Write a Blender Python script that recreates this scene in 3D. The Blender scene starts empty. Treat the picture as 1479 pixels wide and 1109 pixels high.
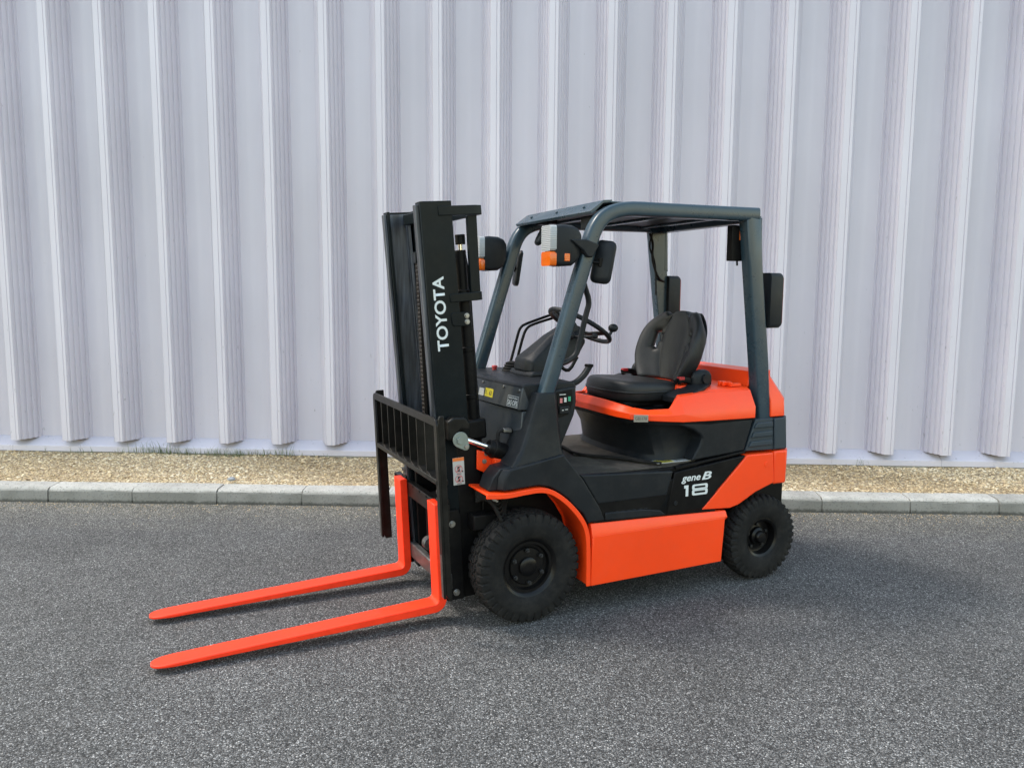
import bpy, bmesh, math, random
import numpy as np
from mathutils import Matrix, Vector
random.seed(7)
rng = np.random.default_rng(7)
PI = math.pi
scene = bpy.context.scene
COL = scene.collection

# ------------------------------------------------------------------ camera
CAM_F, CAM_YAW, CAM_PITCH, CAM_ROLL, CAM_H = 1120.99, -0.0525, 0.1136, 0.0066, 1.4924
fwd = Vector((math.sin(CAM_YAW)*math.cos(CAM_PITCH), math.cos(CAM_YAW)*math.cos(CAM_PITCH), -math.sin(CAM_PITCH)))
rgt = Vector((math.cos(CAM_YAW), -math.sin(CAM_YAW), 0))
upv = rgt.cross(fwd)
r2 = rgt*math.cos(CAM_ROLL) + upv*math.sin(CAM_ROLL)
u2 = -rgt*math.sin(CAM_ROLL) + upv*math.cos(CAM_ROLL)
cd = bpy.data.cameras.new('camera'); cam = bpy.data.objects.new('camera', cd); COL.objects.link(cam)
cam.matrix_world = Matrix(((r2.x, u2.x, -fwd.x, 0), (r2.y, u2.y, -fwd.y, 0), (r2.z, u2.z, -fwd.z, CAM_H), (0, 0, 0, 1)))
cd.sensor_fit = 'HORIZONTAL'; cd.sensor_width = 36.0; cd.lens = 36.0*CAM_F/1479.0
cd.clip_start = 0.05; cd.clip_end = 600
scene.camera = cam

# ------------------------------------------------------------------ light
TO_SUN = Vector((-1.30, 0.26, 1.9)).normalized()
SUN_EL = math.asin(TO_SUN.z); SUN_AZ = math.atan2(TO_SUN.x, TO_SUN.y)
world = bpy.data.worlds.new('World'); scene.world = world; world.use_nodes = True
wn = world.node_tree.nodes; wl = world.node_tree.links; wn.clear()
sky = wn.new('ShaderNodeTexSky'); sky.sky_type = 'NISHITA'; sky.sun_disc = False
sky.sun_elevation = SUN_EL; sky.sun_rotation = SUN_AZ
sky.air_density = 1.6; sky.dust_density = 1.2; sky.ozone_density = 1.0; sky.altitude = 0
bg = wn.new('ShaderNodeBackground'); bg.inputs['Strength'].default_value = 0.15
wo = wn.new('ShaderNodeOutputWorld')
hz = wn.new('ShaderNodeMixRGB'); hz.blend_type = 'MULTIPLY'; hz.inputs[0].default_value = 1.0; hz.inputs[2].default_value = (1.12, 1.0, 0.83, 1)   # thin high cloud: a whiter sky all over
wl.new(sky.outputs['Color'], hz.inputs[1]); wl.new(hz.outputs['Color'], bg.inputs['Color']); wl.new(bg.outputs['Background'], wo.inputs['Surface'])
sl = bpy.data.lights.new('sun', 'SUN'); sl.energy = 0.8; sl.angle = math.radians(10); sl.color = (1.0, 0.955, 0.89)
so = bpy.data.objects.new('sun', sl); COL.objects.link(so)
so.rotation_euler = TO_SUN.to_track_quat('Z', 'Y').to_euler(); so.location = (-6, 2, 9)
scene.view_settings.view_transform = 'Standard'; scene.view_settings.look = 'None'
scene.view_settings.gamma = 1.0; scene.view_settings.exposure = 1.78
scene.view_settings.use_curve_mapping = False

# ------------------------------------------------------------------ materials
def nodes_of(m):
    m.use_nodes = True
    nt = m.node_tree
    return nt, nt.nodes, nt.links, nt.nodes['Principled BSDF']

def rgba(c): return (c[0], c[1], c[2], 1.0)

def mat(name, col, rough=0.5, metal=0.0, spec=0.5, var=0.12, vscale=6.0, bump=0.0, bscale=120.0, coat=0.0, rvar=0.0, dust=0.0):
    """paint / plastic: base colour with mild blotches, roughness variation and micro bump; optional dust on upward faces"""
    m = bpy.data.materials.new(name)
    nt, N, L, P = nodes_of(m)
    P.inputs['Roughness'].default_value = rough; P.inputs['Metallic'].default_value = metal
    P.inputs['Specular IOR Level'].default_value = spec
    P.inputs['Coat Weight'].default_value = coat; P.inputs['Coat Roughness'].default_value = 0.15
    tc = N.new('ShaderNodeTexCoord')
    nz = N.new('ShaderNodeTexNoise'); nz.inputs['Scale'].default_value = vscale; nz.inputs['Detail'].default_value = 5; nz.inputs['Roughness'].default_value = 0.65
    L.new(tc.outputs['Object'], nz.inputs['Vector'])
    cr = N.new('ShaderNodeValToRGB')
    cr.color_ramp.elements[0].position = 0.3; cr.color_ramp.elements[1].position = 0.7
    cr.color_ramp.elements[0].color = rgba([c*(1-var) for c in col]); cr.color_ramp.elements[1].color = rgba([c*(1+var) for c in col])
    L.new(nz.outputs['Fac'], cr.inputs['Fac'])
    out = cr.outputs['Color']
    if dust > 0:
        n2 = N.new('ShaderNodeTexNoise'); n2.inputs['Scale'].default_value = 14; n2.inputs['Detail'].default_value = 6; n2.inputs['Roughness'].default_value = 0.7
        L.new(tc.outputs['Object'], n2.inputs['Vector'])
        r = N.new('ShaderNodeValToRGB'); r.color_ramp.elements[0].position = 0.45; r.color_ramp.elements[1].position = 0.8
        r.color_ramp.elements[0].color = (0, 0, 0, 1); r.color_ramp.elements[1].color = (dust, dust, dust, 1)
        L.new(n2.outputs['Fac'], r.inputs['Fac'])
        mx = N.new('ShaderNodeMixRGB'); mx.inputs[2].default_value = (0.19, 0.17, 0.145, 1)
        L.new(r.outputs['Color'], mx.inputs[0]); L.new(out, mx.inputs[1]); out = mx.outputs['Color']
    L.new(out, P.inputs['Base Color'])
    if rvar > 0:
        mr = N.new('ShaderNodeMapRange'); mr.inputs['To Min'].default_value = max(0.05, rough-rvar); mr.inputs['To Max'].default_value = rough+rvar
        L.new(nz.outputs['Fac'], mr.inputs['Value']); L.new(mr.outputs['Result'], P.inputs['Roughness'])
    if bump > 0:
        nb = N.new('ShaderNodeTexNoise'); nb.inputs['Scale'].default_value = bscale; nb.inputs['Detail'].default_value = 3
        L.new(tc.outputs['Object'], nb.inputs['Vector'])
        bp = N.new('ShaderNodeBump'); bp.inputs['Strength'].default_value = bump; bp.inputs['Distance'].default_value = 0.002
        L.new(nb.outputs['Fac'], bp.inputs['Height']); L.new(bp.outputs['Normal'], P.inputs['Normal'])
    return m

M = {}
M['orange'] = mat('orange_paint', (0.92, 0.060, 0.006), 0.36, spec=0.36, coat=0.12, var=0.05, vscale=3, rvar=0.06, bump=0.06, bscale=220, dust=0.05)
M['orange_in'] = M['orange']
M['fork'] = mat('fork_paint', (0.88, 0.040, 0.009), 0.44, spec=0.3, var=0.10, vscale=14, rvar=0.08, bump=0.12, bscale=90)
M['guard'] = mat('guard_paint', (0.022, 0.043, 0.060), 0.28, spec=0.45, var=0.08, rvar=0.08, bump=0.05, bscale=150, dust=0.06)
M['plastic'] = mat('dark_plastic', (0.0105, 0.0127, 0.0158), 0.42, spec=0.17, var=0.12, rvar=0.1, bump=0.25, bscale=500, dust=0.06)
M['cowl'] = mat('cowl_paint', (0.030, 0.036, 0.043), 0.32, spec=0.35, var=0.12, vscale=4, rvar=0.08, bump=0.05, dust=0.12)
M['greytrim'] = mat('grey_trim', (0.024, 0.036, 0.048), 0.5, spec=0.3, var=0.08, rvar=0.06, bump=0.2, bscale=400, dust=0.04)
M['mast'] = mat('mast_black', (0.0050, 0.0080, 0.0100), 0.30, spec=0.11, var=0.15, rvar=0.08, bump=0.1, bscale=140, dust=0.03)
M['black'] = mat('black_metal', (0.0042, 0.0042, 0.0048), 0.45, spec=0.12, var=0.2, rvar=0.1, bump=0.1, dust=0.04)
M['frame'] = mat('frame_black', (0.0080, 0.0076, 0.0070), 0.36, spec=0.20, var=0.25, vscale=18, rvar=0.12, bump=0.15, bscale=180, dust=0.06)
M['rubber'] = mat('rubber', (0.0105, 0.0105, 0.0110), 0.75, spec=0.14, var=0.2, vscale=9, bump=0.3, bscale=260, dust=0.09, rvar=0.08)
M['rim'] = mat('rim_black', (0.0030, 0.0030, 0.0035), 0.33, spec=0.25, var=0.15, dust=0.03)
M['vinyl'] = mat('seat_vinyl', (0.0150, 0.0160, 0.0175), 0.42, spec=0.3, var=0.1, rvar=0.07, bump=0.35, bscale=380, dust=0.05)
M['mat'] = mat('floor_mat', (0.040, 0.036, 0.032), 0.75, spec=0.3, var=0.25, vscale=10, bump=0.3, bscale=300, dust=0.3)
M['steel'] = mat('zinc_steel', (0.30, 0.30, 0.295), 0.38, metal=1.0, var=0.15, rvar=0.1)
M['chrome'] = mat('chrome_rod', (0.8, 0.8, 0.8), 0.14, metal=1.0, var=0.03)
M['castgreen'] = mat('pin_plate', (0.20, 0.23, 0.21), 0.5, metal=0.3, var=0.15)
M['white'] = mat('white_print', (0.60, 0.63, 0.64), 0.5, var=0.04)
M['sticker'] = mat('white_sticker', (0.50, 0.50, 0.48), 0.5, var=0.05)
M['yellow'] = mat('yellow_sticker', (0.52, 0.43, 0.015), 0.5, var=0.04)
M['red'] = mat('red_plastic', (0.36, 0.015, 0.018), 0.4, var=0.05)
M['green'] = mat('green_print', (0.03, 0.30, 0.16), 0.5, var=0.05)
M['orangeprint'] = mat('orange_print', (0.8, 0.2, 0.04), 0.5, var=0.05)
M['darkprint'] = mat('dark_print', (0.03, 0.03, 0.03), 0.5, var=0.05)
M['pinkprint'] = mat('pink_print', (0.55, 0.17, 0.17), 0.5, var=0.05)
M['beige'] = mat('beige_label', (0.24, 0.22, 0.18), 0.5, var=0.1, vscale=60)

def lens(name, col, rough=0.08, ribs=0.8):
    m = bpy.data.materials.new(name); nt, N, L, P = nodes_of(m)
    P.inputs['Base Color'].default_value = rgba(col); P.inputs['Roughness'].default_value = rough
    P.inputs['Coat Weight'].default_value = 0.3; P.inputs['Coat Roughness'].default_value = 0.05
    tc = N.new('ShaderNodeTexCoord'); wv = N.new('ShaderNodeTexWave'); wv.bands_direction = 'Z'; wv.inputs['Scale'].default_value = 38
    wv.inputs['Distortion'].default_value = 0.6
    L.new(tc.outputs['Object'], wv.inputs['Vector'])
    bp = N.new('ShaderNodeBump'); bp.inputs['Strength'].default_value = ribs; bp.inputs['Distance'].default_value = 0.004
    L.new(wv.outputs['Fac'], bp.inputs['Height']); L.new(bp.outputs['Normal'], P.inputs['Normal'])
    return m
M['lens'] = lens('clear_lens', (0.34, 0.35, 0.36), ribs=0.35); M['amber'] = lens('amber_lens', (0.66, 0.115, 0.002), ribs=0.1)
mm = bpy.data.materials.new('mirror_glass'); nt, N, L, P = nodes_of(mm)
P.inputs['Base Color'].default_value = (0.7, 0.72, 0.74, 1); P.inputs['Metallic'].default_value = 1; P.inputs['Roughness'].default_value = 0.05
M['mirror'] = mm

# scuffed channel steel: dark with long vertical scuffs
m = mat('scuffed_channel', (0.022, 0.026, 0.033), 0.4, rvar=0.1)
nt, N, L, P = nodes_of(m)
tc = N.new('ShaderNodeTexCoord'); mp = N.new('ShaderNodeMapping'); mp.inputs['Scale'].default_value = (45, 45, 3.0)
nz = N.new('ShaderNodeTexNoise'); nz.inputs['Scale'].default_value = 1.0; nz.inputs['Detail'].default_value = 6; nz.inputs['Roughness'].default_value = 0.6
cr = N.new('ShaderNodeValToRGB'); cr.color_ramp.elements[0].position = 0.42; cr.color_ramp.elements[1].position = 0.72
cr.color_ramp.elements[0].color = (0.018, 0.021, 0.028, 1); cr.color_ramp.elements[1].color = (0.085, 0.095, 0.115, 1)
L.new(tc.outputs['Object'], mp.inputs['Vector']); L.new(mp.outputs['Vector'], nz.inputs['Vector']); L.new(nz.outputs['Fac'], cr.inputs['Fac'])
L.new(cr.outputs['Color'], P.inputs['Base Color'])
M['scuffed'] = m

# bare worn edges on the carriage frame
M['worn'] = mat('worn_steel', (0.10, 0.10, 0.10), 0.4, metal=0.6, var=0.5, vscale=30, rvar=0.1)
M['nut'] = mat('nut_steel', (0.05, 0.05, 0.052), 0.35, metal=0.7, var=0.3, vscale=60)
M['chain'] = mat('chain_steel', (0.030, 0.024, 0.020), 0.5, metal=0.4, var=0.4, vscale=80)

def asphalt_material():
    m = bpy.data.materials.new('asphalt'); nt, N, L, P = nodes_of(m)
    tc = N.new('ShaderNodeTexCoord')
    v = N.new('ShaderNodeTexVoronoi'); v.inputs['Scale'].default_value = 195; v.inputs['Randomness'].default_value = 1
    L.new(tc.outputs['Object'], v.inputs['Vector'])
    sep = N.new('ShaderNodeSeparateColor'); L.new(v.outputs['Color'], sep.inputs['Color'])
    cr = N.new('ShaderNodeValToRGB'); e = cr.color_ramp.elements
    e[0].position = 0.0; e[0].color = (0.025, 0.0251, 0.0256, 1)
    e[1].position = 1.0; e[1].color = (0.46, 0.452, 0.44, 1)
    for p, c in ((0.30, (0.065, 0.0643, 0.0636)), (0.60, (0.119, 0.118, 0.1165)), (0.85, (0.184, 0.182, 0.179)), (0.955, (0.28, 0.279, 0.276))):
        k = e.new(p); k.color = rgba(c)
    L.new(sep.outputs[0], cr.inputs['Fac'])
    # dark binder between the stones
    edge = N.new('ShaderNodeMapRange'); edge.inputs['From Min'].default_value = 0.25; edge.inputs['From Max'].default_value = 0.75
    edge.inputs['To Min'].default_value = 1.0; edge.inputs['To Max'].default_value = 0.42
    L.new(v.outputs['Distance'], edge.inputs['Value'])
    mul = N.new('ShaderNodeMixRGB'); mul.blend_type = 'MULTIPLY'; mul.inputs[0].default_value = 1
    L.new(cr.outputs['Color'], mul.inputs[1]); L.new(edge.outputs['Result'], mul.inputs[2])
    # fine grit
    v2 = N.new('ShaderNodeTexVoronoi'); v2.inputs['Scale'].default_value = 390; L.new(tc.outputs['Object'], v2.inputs['Vector'])
    sp2 = N.new('ShaderNodeSeparateColor'); L.new(v2.outputs['Color'], sp2.inputs['Color'])
    mr2 = N.new('ShaderNodeMapRange'); mr2.inputs['To Min'].default_value = 0.55; mr2.inputs['To Max'].default_value = 1.45; L.new(sp2.outputs[1], mr2.inputs['Value'])
    mul2 = N.new('ShaderNodeMixRGB'); mul2.blend_type = 'MULTIPLY'; mul2.inputs[0].default_value = 1
    L.new(mul.outputs['Color'], mul2.inputs[1]); L.new(mr2.outputs['Result'], mul2.inputs[2])
    # broad patches
    nz = N.new('ShaderNodeTexNoise'); nz.inputs['Scale'].default_value = 1.3; nz.inputs['Detail'].default_value = 7; nz.inputs['Roughness'].default_value = 0.62
    L.new(tc.outputs['Object'], nz.inputs['Vector'])
    mr3 = N.new('ShaderNodeMapRange'); mr3.inputs['From Min'].default_value = 0.3; mr3.inputs['From Max'].default_value = 0.7
    mr3.inputs['To Min'].default_value = 0.80; mr3.inputs['To Max'].default_value = 1.2; L.new(nz.outputs['Fac'], mr3.inputs['Value'])
    mul3 = N.new('ShaderNodeMixRGB'); mul3.blend_type = 'MULTIPLY'; mul3.inputs[0].default_value = 1
    L.new(mul2.outputs['Color'], mul3.inputs[1]); L.new(mr3.outputs['Result'], mul3.inputs[2])
    # sandy silt washed along the gutter of the kerb
    sx = N.new('ShaderNodeSeparateXYZ'); L.new(tc.outputs['Object'], sx.inputs['Vector'])
    ma = N.new('ShaderNodeMath'); ma.operation = 'MULTIPLY_ADD'; ma.inputs[1].default_value = -0.027; L.new(sx.outputs['X'], ma.inputs[0]); L.new(sx.outputs['Y'], ma.inputs[2])
    mr4 = N.new('ShaderNodeMapRange'); mr4.inputs['From Min'].default_value = 4.4; mr4.inputs['From Max'].default_value = 5.30; L.new(ma.outputs['Value'], mr4.inputs['Value'])
    n4 = N.new('ShaderNodeTexNoise'); n4.inputs['Scale'].default_value = 3.0; n4.inputs['Detail'].default_value = 8; n4.inputs['Roughness'].default_value = 0.7
    mpp = N.new('ShaderNodeMapping'); mpp.inputs['Scale'].default_value = (0.55, 1.6, 1); L.new(tc.outputs['Object'], mpp.inputs['Vector']); L.new(mpp.outputs['Vector'], n4.inputs['Vector'])
    a1 = N.new('ShaderNodeMath'); a1.operation = 'ADD'; L.new(mr4.outputs['Result'], a1.inputs[0]); L.new(n4.outputs['Fac'], a1.inputs[1])
    mr5 = N.new('ShaderNodeMapRange'); mr5.inputs['From Min'].default_value = 0.85; mr5.inputs['From Max'].default_value = 1.45; mr5.inputs['To Max'].default_value = 0.85; L.new(a1.outputs['Value'], mr5.inputs['Value'])
    g5 = N.new('ShaderNodeMath'); g5.operation = 'MULTIPLY'; L.new(mr5.outputs['Result'], g5.inputs[0])
    mrg = N.new('ShaderNodeMapRange'); mrg.inputs['To Min'].default_value = 0.35; mrg.inputs['To Max'].default_value = 1.25; L.new(sp2.outputs[2], mrg.inputs['Value']); L.new(mrg.outputs['Result'], g5.inputs[1])
    sand = N.new('ShaderNodeMixRGB'); sand.blend_type = 'MULTIPLY'; sand.inputs[0].default_value = 1; sand.inputs[2].default_value = (1.75, 1.66, 1.42, 1); L.new(mul3.outputs['Color'], sand.inputs[1])
    mx = N.new('ShaderNodeMixRGB'); L.new(sand.outputs['Color'], mx.inputs[2]); L.new(g5.outputs['Value'], mx.inputs[0]); L.new(mul3.outputs['Color'], mx.inputs[1])
    # a few old rust-brown and oily spots
    n7 = N.new('ShaderNodeTexNoise'); n7.inputs['Scale'].default_value = 2.6; n7.inputs['Detail'].default_value = 5; n7.inputs['Roughness'].default_value = 0.55; L.new(tc.outputs['Object'], n7.inputs['Vector'])
    m7 = N.new('ShaderNodeMapRange'); m7.inputs['From Min'].default_value = 0.66; m7.inputs['From Max'].default_value = 0.76; m7.inputs['To Max'].default_value = 0.55; L.new(n7.outputs['Fac'], m7.inputs['Value'])
    t7 = N.new('ShaderNodeMixRGB'); t7.blend_type = 'MULTIPLY'; t7.inputs[2].default_value = (0.78, 0.66, 0.55, 1); L.new(m7.outputs['Result'], t7.inputs[0]); L.new(mx.outputs['Color'], t7.inputs[1])
    n8 = N.new('ShaderNodeTexNoise'); n8.inputs['Scale'].default_value = 0.75; n8.inputs['Detail'].default_value = 3; L.new(tc.outputs['Object'], n8.inputs['Vector'])
    m8 = N.new('ShaderNodeMapRange'); m8.inputs['From Min'].default_value = 0.60; m8.inputs['From Max'].default_value = 0.72; m8.inputs['To Max'].default_value = 0.5; L.new(n8.outputs['Fac'], m8.inputs['Value'])
    t8 = N.new('ShaderNodeMixRGB'); t8.blend_type = 'MULTIPLY'; t8.inputs[2].default_value = (0.72, 0.72, 0.74, 1); L.new(m8.outputs['Result'], t8.inputs[0]); L.new(t7.outputs['Color'], t8.inputs[1])
    L.new(t8.outputs['Color'], P.inputs['Base Color'])
    P.inputs['Roughness'].default_value = 0.85; P.inputs['Specular IOR Level'].default_value = 0.35
    # relief
    ad = N.new('ShaderNodeMath'); ad.operation = 'MULTIPLY_ADD'; ad.inputs[1].default_value = -1.0; ad.inputs[2].default_value = 1.0; L.new(v.outputs['Distance'], ad.inputs[0])
    ad2 = N.new('ShaderNodeMath'); ad2.operation = 'MULTIPLY_ADD'; ad2.inputs[1].default_value = 0.5; L.new(sep.outputs[1], ad2.inputs[0]); L.new(ad.outputs['Value'], ad2.inputs[2])
    bp = N.new('ShaderNodeBump'); bp.inputs['Strength'].default_value = 0.9; bp.inputs['Distance'].default_value = 0.0035
    L.new(ad2.outputs['Value'], bp.inputs['Height']); L.new(bp.outputs['Normal'], P.inputs['Normal'])
    return m
M['asphalt'] = asphalt_material()

def wall_material():
    m = bpy.data.materials.new('wall_sheet'); nt, N, L, P = nodes_of(m)
    tc = N.new('ShaderNodeTexCoord'); geo = N.new('ShaderNodeNewGeometry')
    def noise(scale, vec, detail=5, rough=0.6):
        n = N.new('ShaderNodeTexNoise'); n.inputs['Scale'].default_value = 1.0; n.inputs['Detail'].default_value = detail; n.inputs['Roughness'].default_value = rough
        mp = N.new('ShaderNodeMapping'); mp.inputs['Scale'].default_value = scale; L.new(vec, mp.inputs['Vector']); L.new(mp.outputs['Vector'], n.inputs['Vector']); return n.outputs['Fac']
    w = geo.outputs['Position']
    streak = noise((11, 11, 0.12), w, 2, 0.5); blot = noise((1.1, 1.1, 0.7), w, 4, 0.5); spots = noise((38, 38, 13), w, 4, 0.6)
    cr = N.new('ShaderNodeValToRGB'); cr.color_ramp.elements[0].position = 0.25; cr.color_ramp.elements[1].position = 0.75
    cr.color_ramp.elements[0].color = (0.582, 0.552, 0.622, 1); cr.color_ramp.elements[1].color = (0.608, 0.578, 0.646, 1)
    L.new(streak, cr.inputs['Fac'])
    mr = N.new('ShaderNodeMapRange'); mr.inputs['From Min'].default_value = 0.3; mr.inputs['From Max'].default_value = 0.7; mr.inputs['To Min'].default_value = 0.94; mr.inputs['To Max'].default_value = 1.05; L.new(blot, mr.inputs['Value'])
    mul = N.new('ShaderNodeMixRGB'); mul.blend_type = 'MULTIPLY'; mul.inputs[0].default_value = 1; L.new(cr.outputs['Color'], mul.inputs[1]); L.new(mr.outputs['Result'], mul.inputs[2])
    # fine dark specks, thicker near the foot of the wall
    sx = N.new('ShaderNodeSeparateXYZ'); L.new(w, sx.inputs['Vector'])
    hz = N.new('ShaderNodeMapRange'); hz.inputs['From Min'].default_value = 0.2; hz.inputs['From Max'].default_value = 2.2; hz.inputs['To Min'].default_value = 0.055; hz.inputs['To Max'].default_value = 0.0; L.new(sx.outputs['Z'], hz.inputs['Value'])
    a = N.new('ShaderNodeMath'); a.operation = 'ADD'; L.new(spots, a.inputs[0]); L.new(hz.outputs['Result'], a.inputs[1])
    sr = N.new('ShaderNodeMapRange'); sr.inputs['From Min'].default_value = 0.70; sr.inputs['From Max'].default_value = 0.80; sr.inputs['To Max'].default_value = 0.55; L.new(a.outputs['Value'], sr.inputs['Value'])
    mx = N.new('ShaderNodeMixRGB'); mx.inputs[2].default_value = (0.13, 0.125, 0.125, 1); L.new(sr.outputs['Result'], mx.inputs[0]); L.new(mul.outputs['Color'], mx.inputs[1])
    L.new(mx.outputs['Color'], P.inputs['Base Color'])
    P.inputs['Roughness'].default_value = 0.38; P.inputs['Specular IOR Level'].default_value = 0.5
    nb = noise((3.0, 3.0, 0.5), w, 2, 0.5)
    bp = N.new('ShaderNodeBump'); bp.inputs['Strength'].default_value = 0.02; bp.inputs['Distance'].default_value = 0.006
    L.new(nb, bp.inputs['Height']); L.new(bp.outputs['Normal'], P.inputs['Normal'])
    return m
M['wall'] = wall_material()

def kerb_material():
    m = bpy.data.materials.new('kerb_concrete'); nt, N, L, P = nodes_of(m)
    geo = N.new('ShaderNodeNewGeometry'); oi = N.new('ShaderNodeObjectInfo'); w = geo.outputs['Position']
    def noise(s, d=6, r=0.65):
        n = N.new('ShaderNodeTexNoise'); n.inputs['Scale'].default_value = s; n.inputs['Detail'].default_value = d; n.inputs['Roughness'].default_value = r; L.new(w, n.inputs['Vector']); return n
    n1 = noise(7); cr = N.new('ShaderNodeValToRGB'); cr.color_ramp.elements[0].position = 0.3; cr.color_ramp.elements[1].position = 0.7
    cr.color_ramp.elements[0].color = (0.305, 0.293, 0.266, 1); cr.color_ramp.elements[1].color = (0.435, 0.42, 0.385, 1); L.new(n1.outputs['Fac'], cr.inputs['Fac'])
    mr = N.new('ShaderNodeMapRange'); mr.inputs['To Min'].default_value = 0.86; mr.inputs['To Max'].default_value = 1.14; L.new(oi.outputs['Random'], mr.inputs['Value'])
    mul = N.new('ShaderNodeMixRGB'); mul.blend_type = 'MULTIPLY'; mul.inputs[0].default_value = 1; L.new(cr.outputs['Color'], mul.inputs[1]); L.new(mr.outputs['Result'], mul.inputs[2])
    n2 = noise(85, 3, 0.6); r2_ = N.new('ShaderNodeMapRange'); r2_.inputs['From Min'].default_value = 0.56; r2_.inputs['From Max'].default_value = 0.68; r2_.inputs['To Max'].default_value = 0.75; L.new(n2.outputs['Fac'], r2_.inputs['Value'])
    mx = N.new('ShaderNodeMixRGB'); mx.inputs[2].default_value = (0.07, 0.068, 0.06, 1); L.new(r2_.outputs['Result'], mx.inputs[0]); L.new(mul.outputs['Color'], mx.inputs[1])
    n3 = noise(19, 5, 0.7); r3 = N.new('ShaderNodeMapRange'); r3.inputs['From Min'].default_value = 0.60; r3.inputs['From Max'].default_value = 0.78; r3.inputs['To Max'].default_value = 0.5; L.new(n3.outputs['Fac'], r3.inputs['Value'])
    mx2 = N.new('ShaderNodeMixRGB'); mx2.inputs[2].default_value = (0.46, 0.45, 0.42, 1); L.new(r3.outputs['Result'], mx2.inputs[0]); L.new(mx.outputs['Color'], mx2.inputs[1])
    sx = N.new('ShaderNodeSeparateXYZ'); L.new(w, sx.inputs['Vector'])
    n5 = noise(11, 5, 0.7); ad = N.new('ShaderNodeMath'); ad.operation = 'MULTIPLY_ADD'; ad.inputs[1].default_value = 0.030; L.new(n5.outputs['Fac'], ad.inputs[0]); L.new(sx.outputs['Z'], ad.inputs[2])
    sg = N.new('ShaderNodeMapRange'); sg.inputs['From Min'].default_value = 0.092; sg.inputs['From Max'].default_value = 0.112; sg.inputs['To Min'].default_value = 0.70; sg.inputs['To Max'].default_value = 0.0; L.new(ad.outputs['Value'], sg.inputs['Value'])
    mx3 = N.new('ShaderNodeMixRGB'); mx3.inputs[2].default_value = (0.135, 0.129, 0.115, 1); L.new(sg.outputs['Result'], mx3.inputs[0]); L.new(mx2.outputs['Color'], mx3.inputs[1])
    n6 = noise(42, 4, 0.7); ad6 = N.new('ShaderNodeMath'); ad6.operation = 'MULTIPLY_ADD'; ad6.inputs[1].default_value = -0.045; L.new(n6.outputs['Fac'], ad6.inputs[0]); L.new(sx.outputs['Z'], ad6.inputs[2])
    s6 = N.new('ShaderNodeMapRange'); s6.inputs['From Min'].default_value = -0.012; s6.inputs['From Max'].default_value = 0.004; s6.inputs['To Min'].default_value = 0.8; s6.inputs['To Max'].default_value = 0.0; L.new(ad6.outputs['Value'], s6.inputs['Value'])  # grime specks and contact shade painted together along the foot of the stones
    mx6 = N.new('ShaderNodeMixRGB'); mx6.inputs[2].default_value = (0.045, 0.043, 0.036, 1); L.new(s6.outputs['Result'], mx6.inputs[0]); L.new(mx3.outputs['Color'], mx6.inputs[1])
    L.new(mx6.outputs['Color'], P.inputs['Base Color']); P.inputs['Roughness'].default_value = 0.9
    bp = N.new('ShaderNodeBump'); bp.inputs['Strength'].default_value = 0.6; bp.inputs['Distance'].default_value = 0.004; L.new(n2.outputs['Fac'], bp.inputs['Height']); L.new(bp.outputs['Normal'], P.inputs['Normal'])
    return m
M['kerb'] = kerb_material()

def chip_material(name, cols, scale=28.0):
    m = bpy.data.materials.new(name); nt, N, L, P = nodes_of(m)
    at = N.new('ShaderNodeAttribute'); at.attribute_name = 'tone'
    cr = N.new('ShaderNodeValToRGB'); e = cr.color_ramp.elements
    e[0].position = 0; e[0].color = rgba(cols[0]); e[1].position = 1; e[1].color = rgba(cols[-1])
    for i, c in enumerate(cols[1:-1]): k = e.new((i+1)/(len(cols)-1)); k.color = rgba(c)
    L.new(at.outputs['Fac'], cr.inputs['Fac']); L.new(cr.outputs['Color'], P.inputs['Base Color']); P.inputs['Roughness'].default_value = 0.9
    return m
M['chips'] = chip_material('gravel_chips', [(0.22, 0.152, 0.080), (0.42, 0.305, 0.168), (0.58, 0.44, 0.262), (0.70, 0.565, 0.37), (0.80, 0.71, 0.54)])
M['weed'] = chip_material('weed_leaf', [(0.10, 0.135, 0.060), (0.16, 0.20, 0.095), (0.26, 0.25, 0.17)])
def soil_material():
    m = bpy.data.materials.new('sandy_soil'); nt, N, L, P = nodes_of(m)
    tc = N.new('ShaderNodeTexCoord'); v = N.new('ShaderNodeTexVoronoi'); v.inputs['Scale'].default_value = 75; L.new(tc.outputs['Object'], v.inputs['Vector'])
    sp = N.new('ShaderNodeSeparateColor'); L.new(v.outputs['Color'], sp.inputs['Color'])
    cr = N.new('ShaderNodeValToRGB'); e = cr.color_ramp.elements; e[0].color = (0.17, 0.12, 0.068, 1); e[1].color = (0.52, 0.41, 0.265, 1); k = e.new(0.5); k.color = (0.34, 0.255, 0.15, 1)
    L.new(sp.outputs[0], cr.inputs['Fac']); L.new(cr.outputs['Color'], P.inputs['Base Color']); P.inputs['Roughness'].default_value = 0.95
    bp = N.new('ShaderNodeBump'); bp.inputs['Strength'].default_value = 1.0; bp.inputs['Distance'].default_value = 0.006; L.new(v.outputs['Distance'], bp.inputs['Height']); L.new(bp.outputs['Normal'], P.inputs['Normal'])
    return m
M['soil'] = soil_material()

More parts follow.
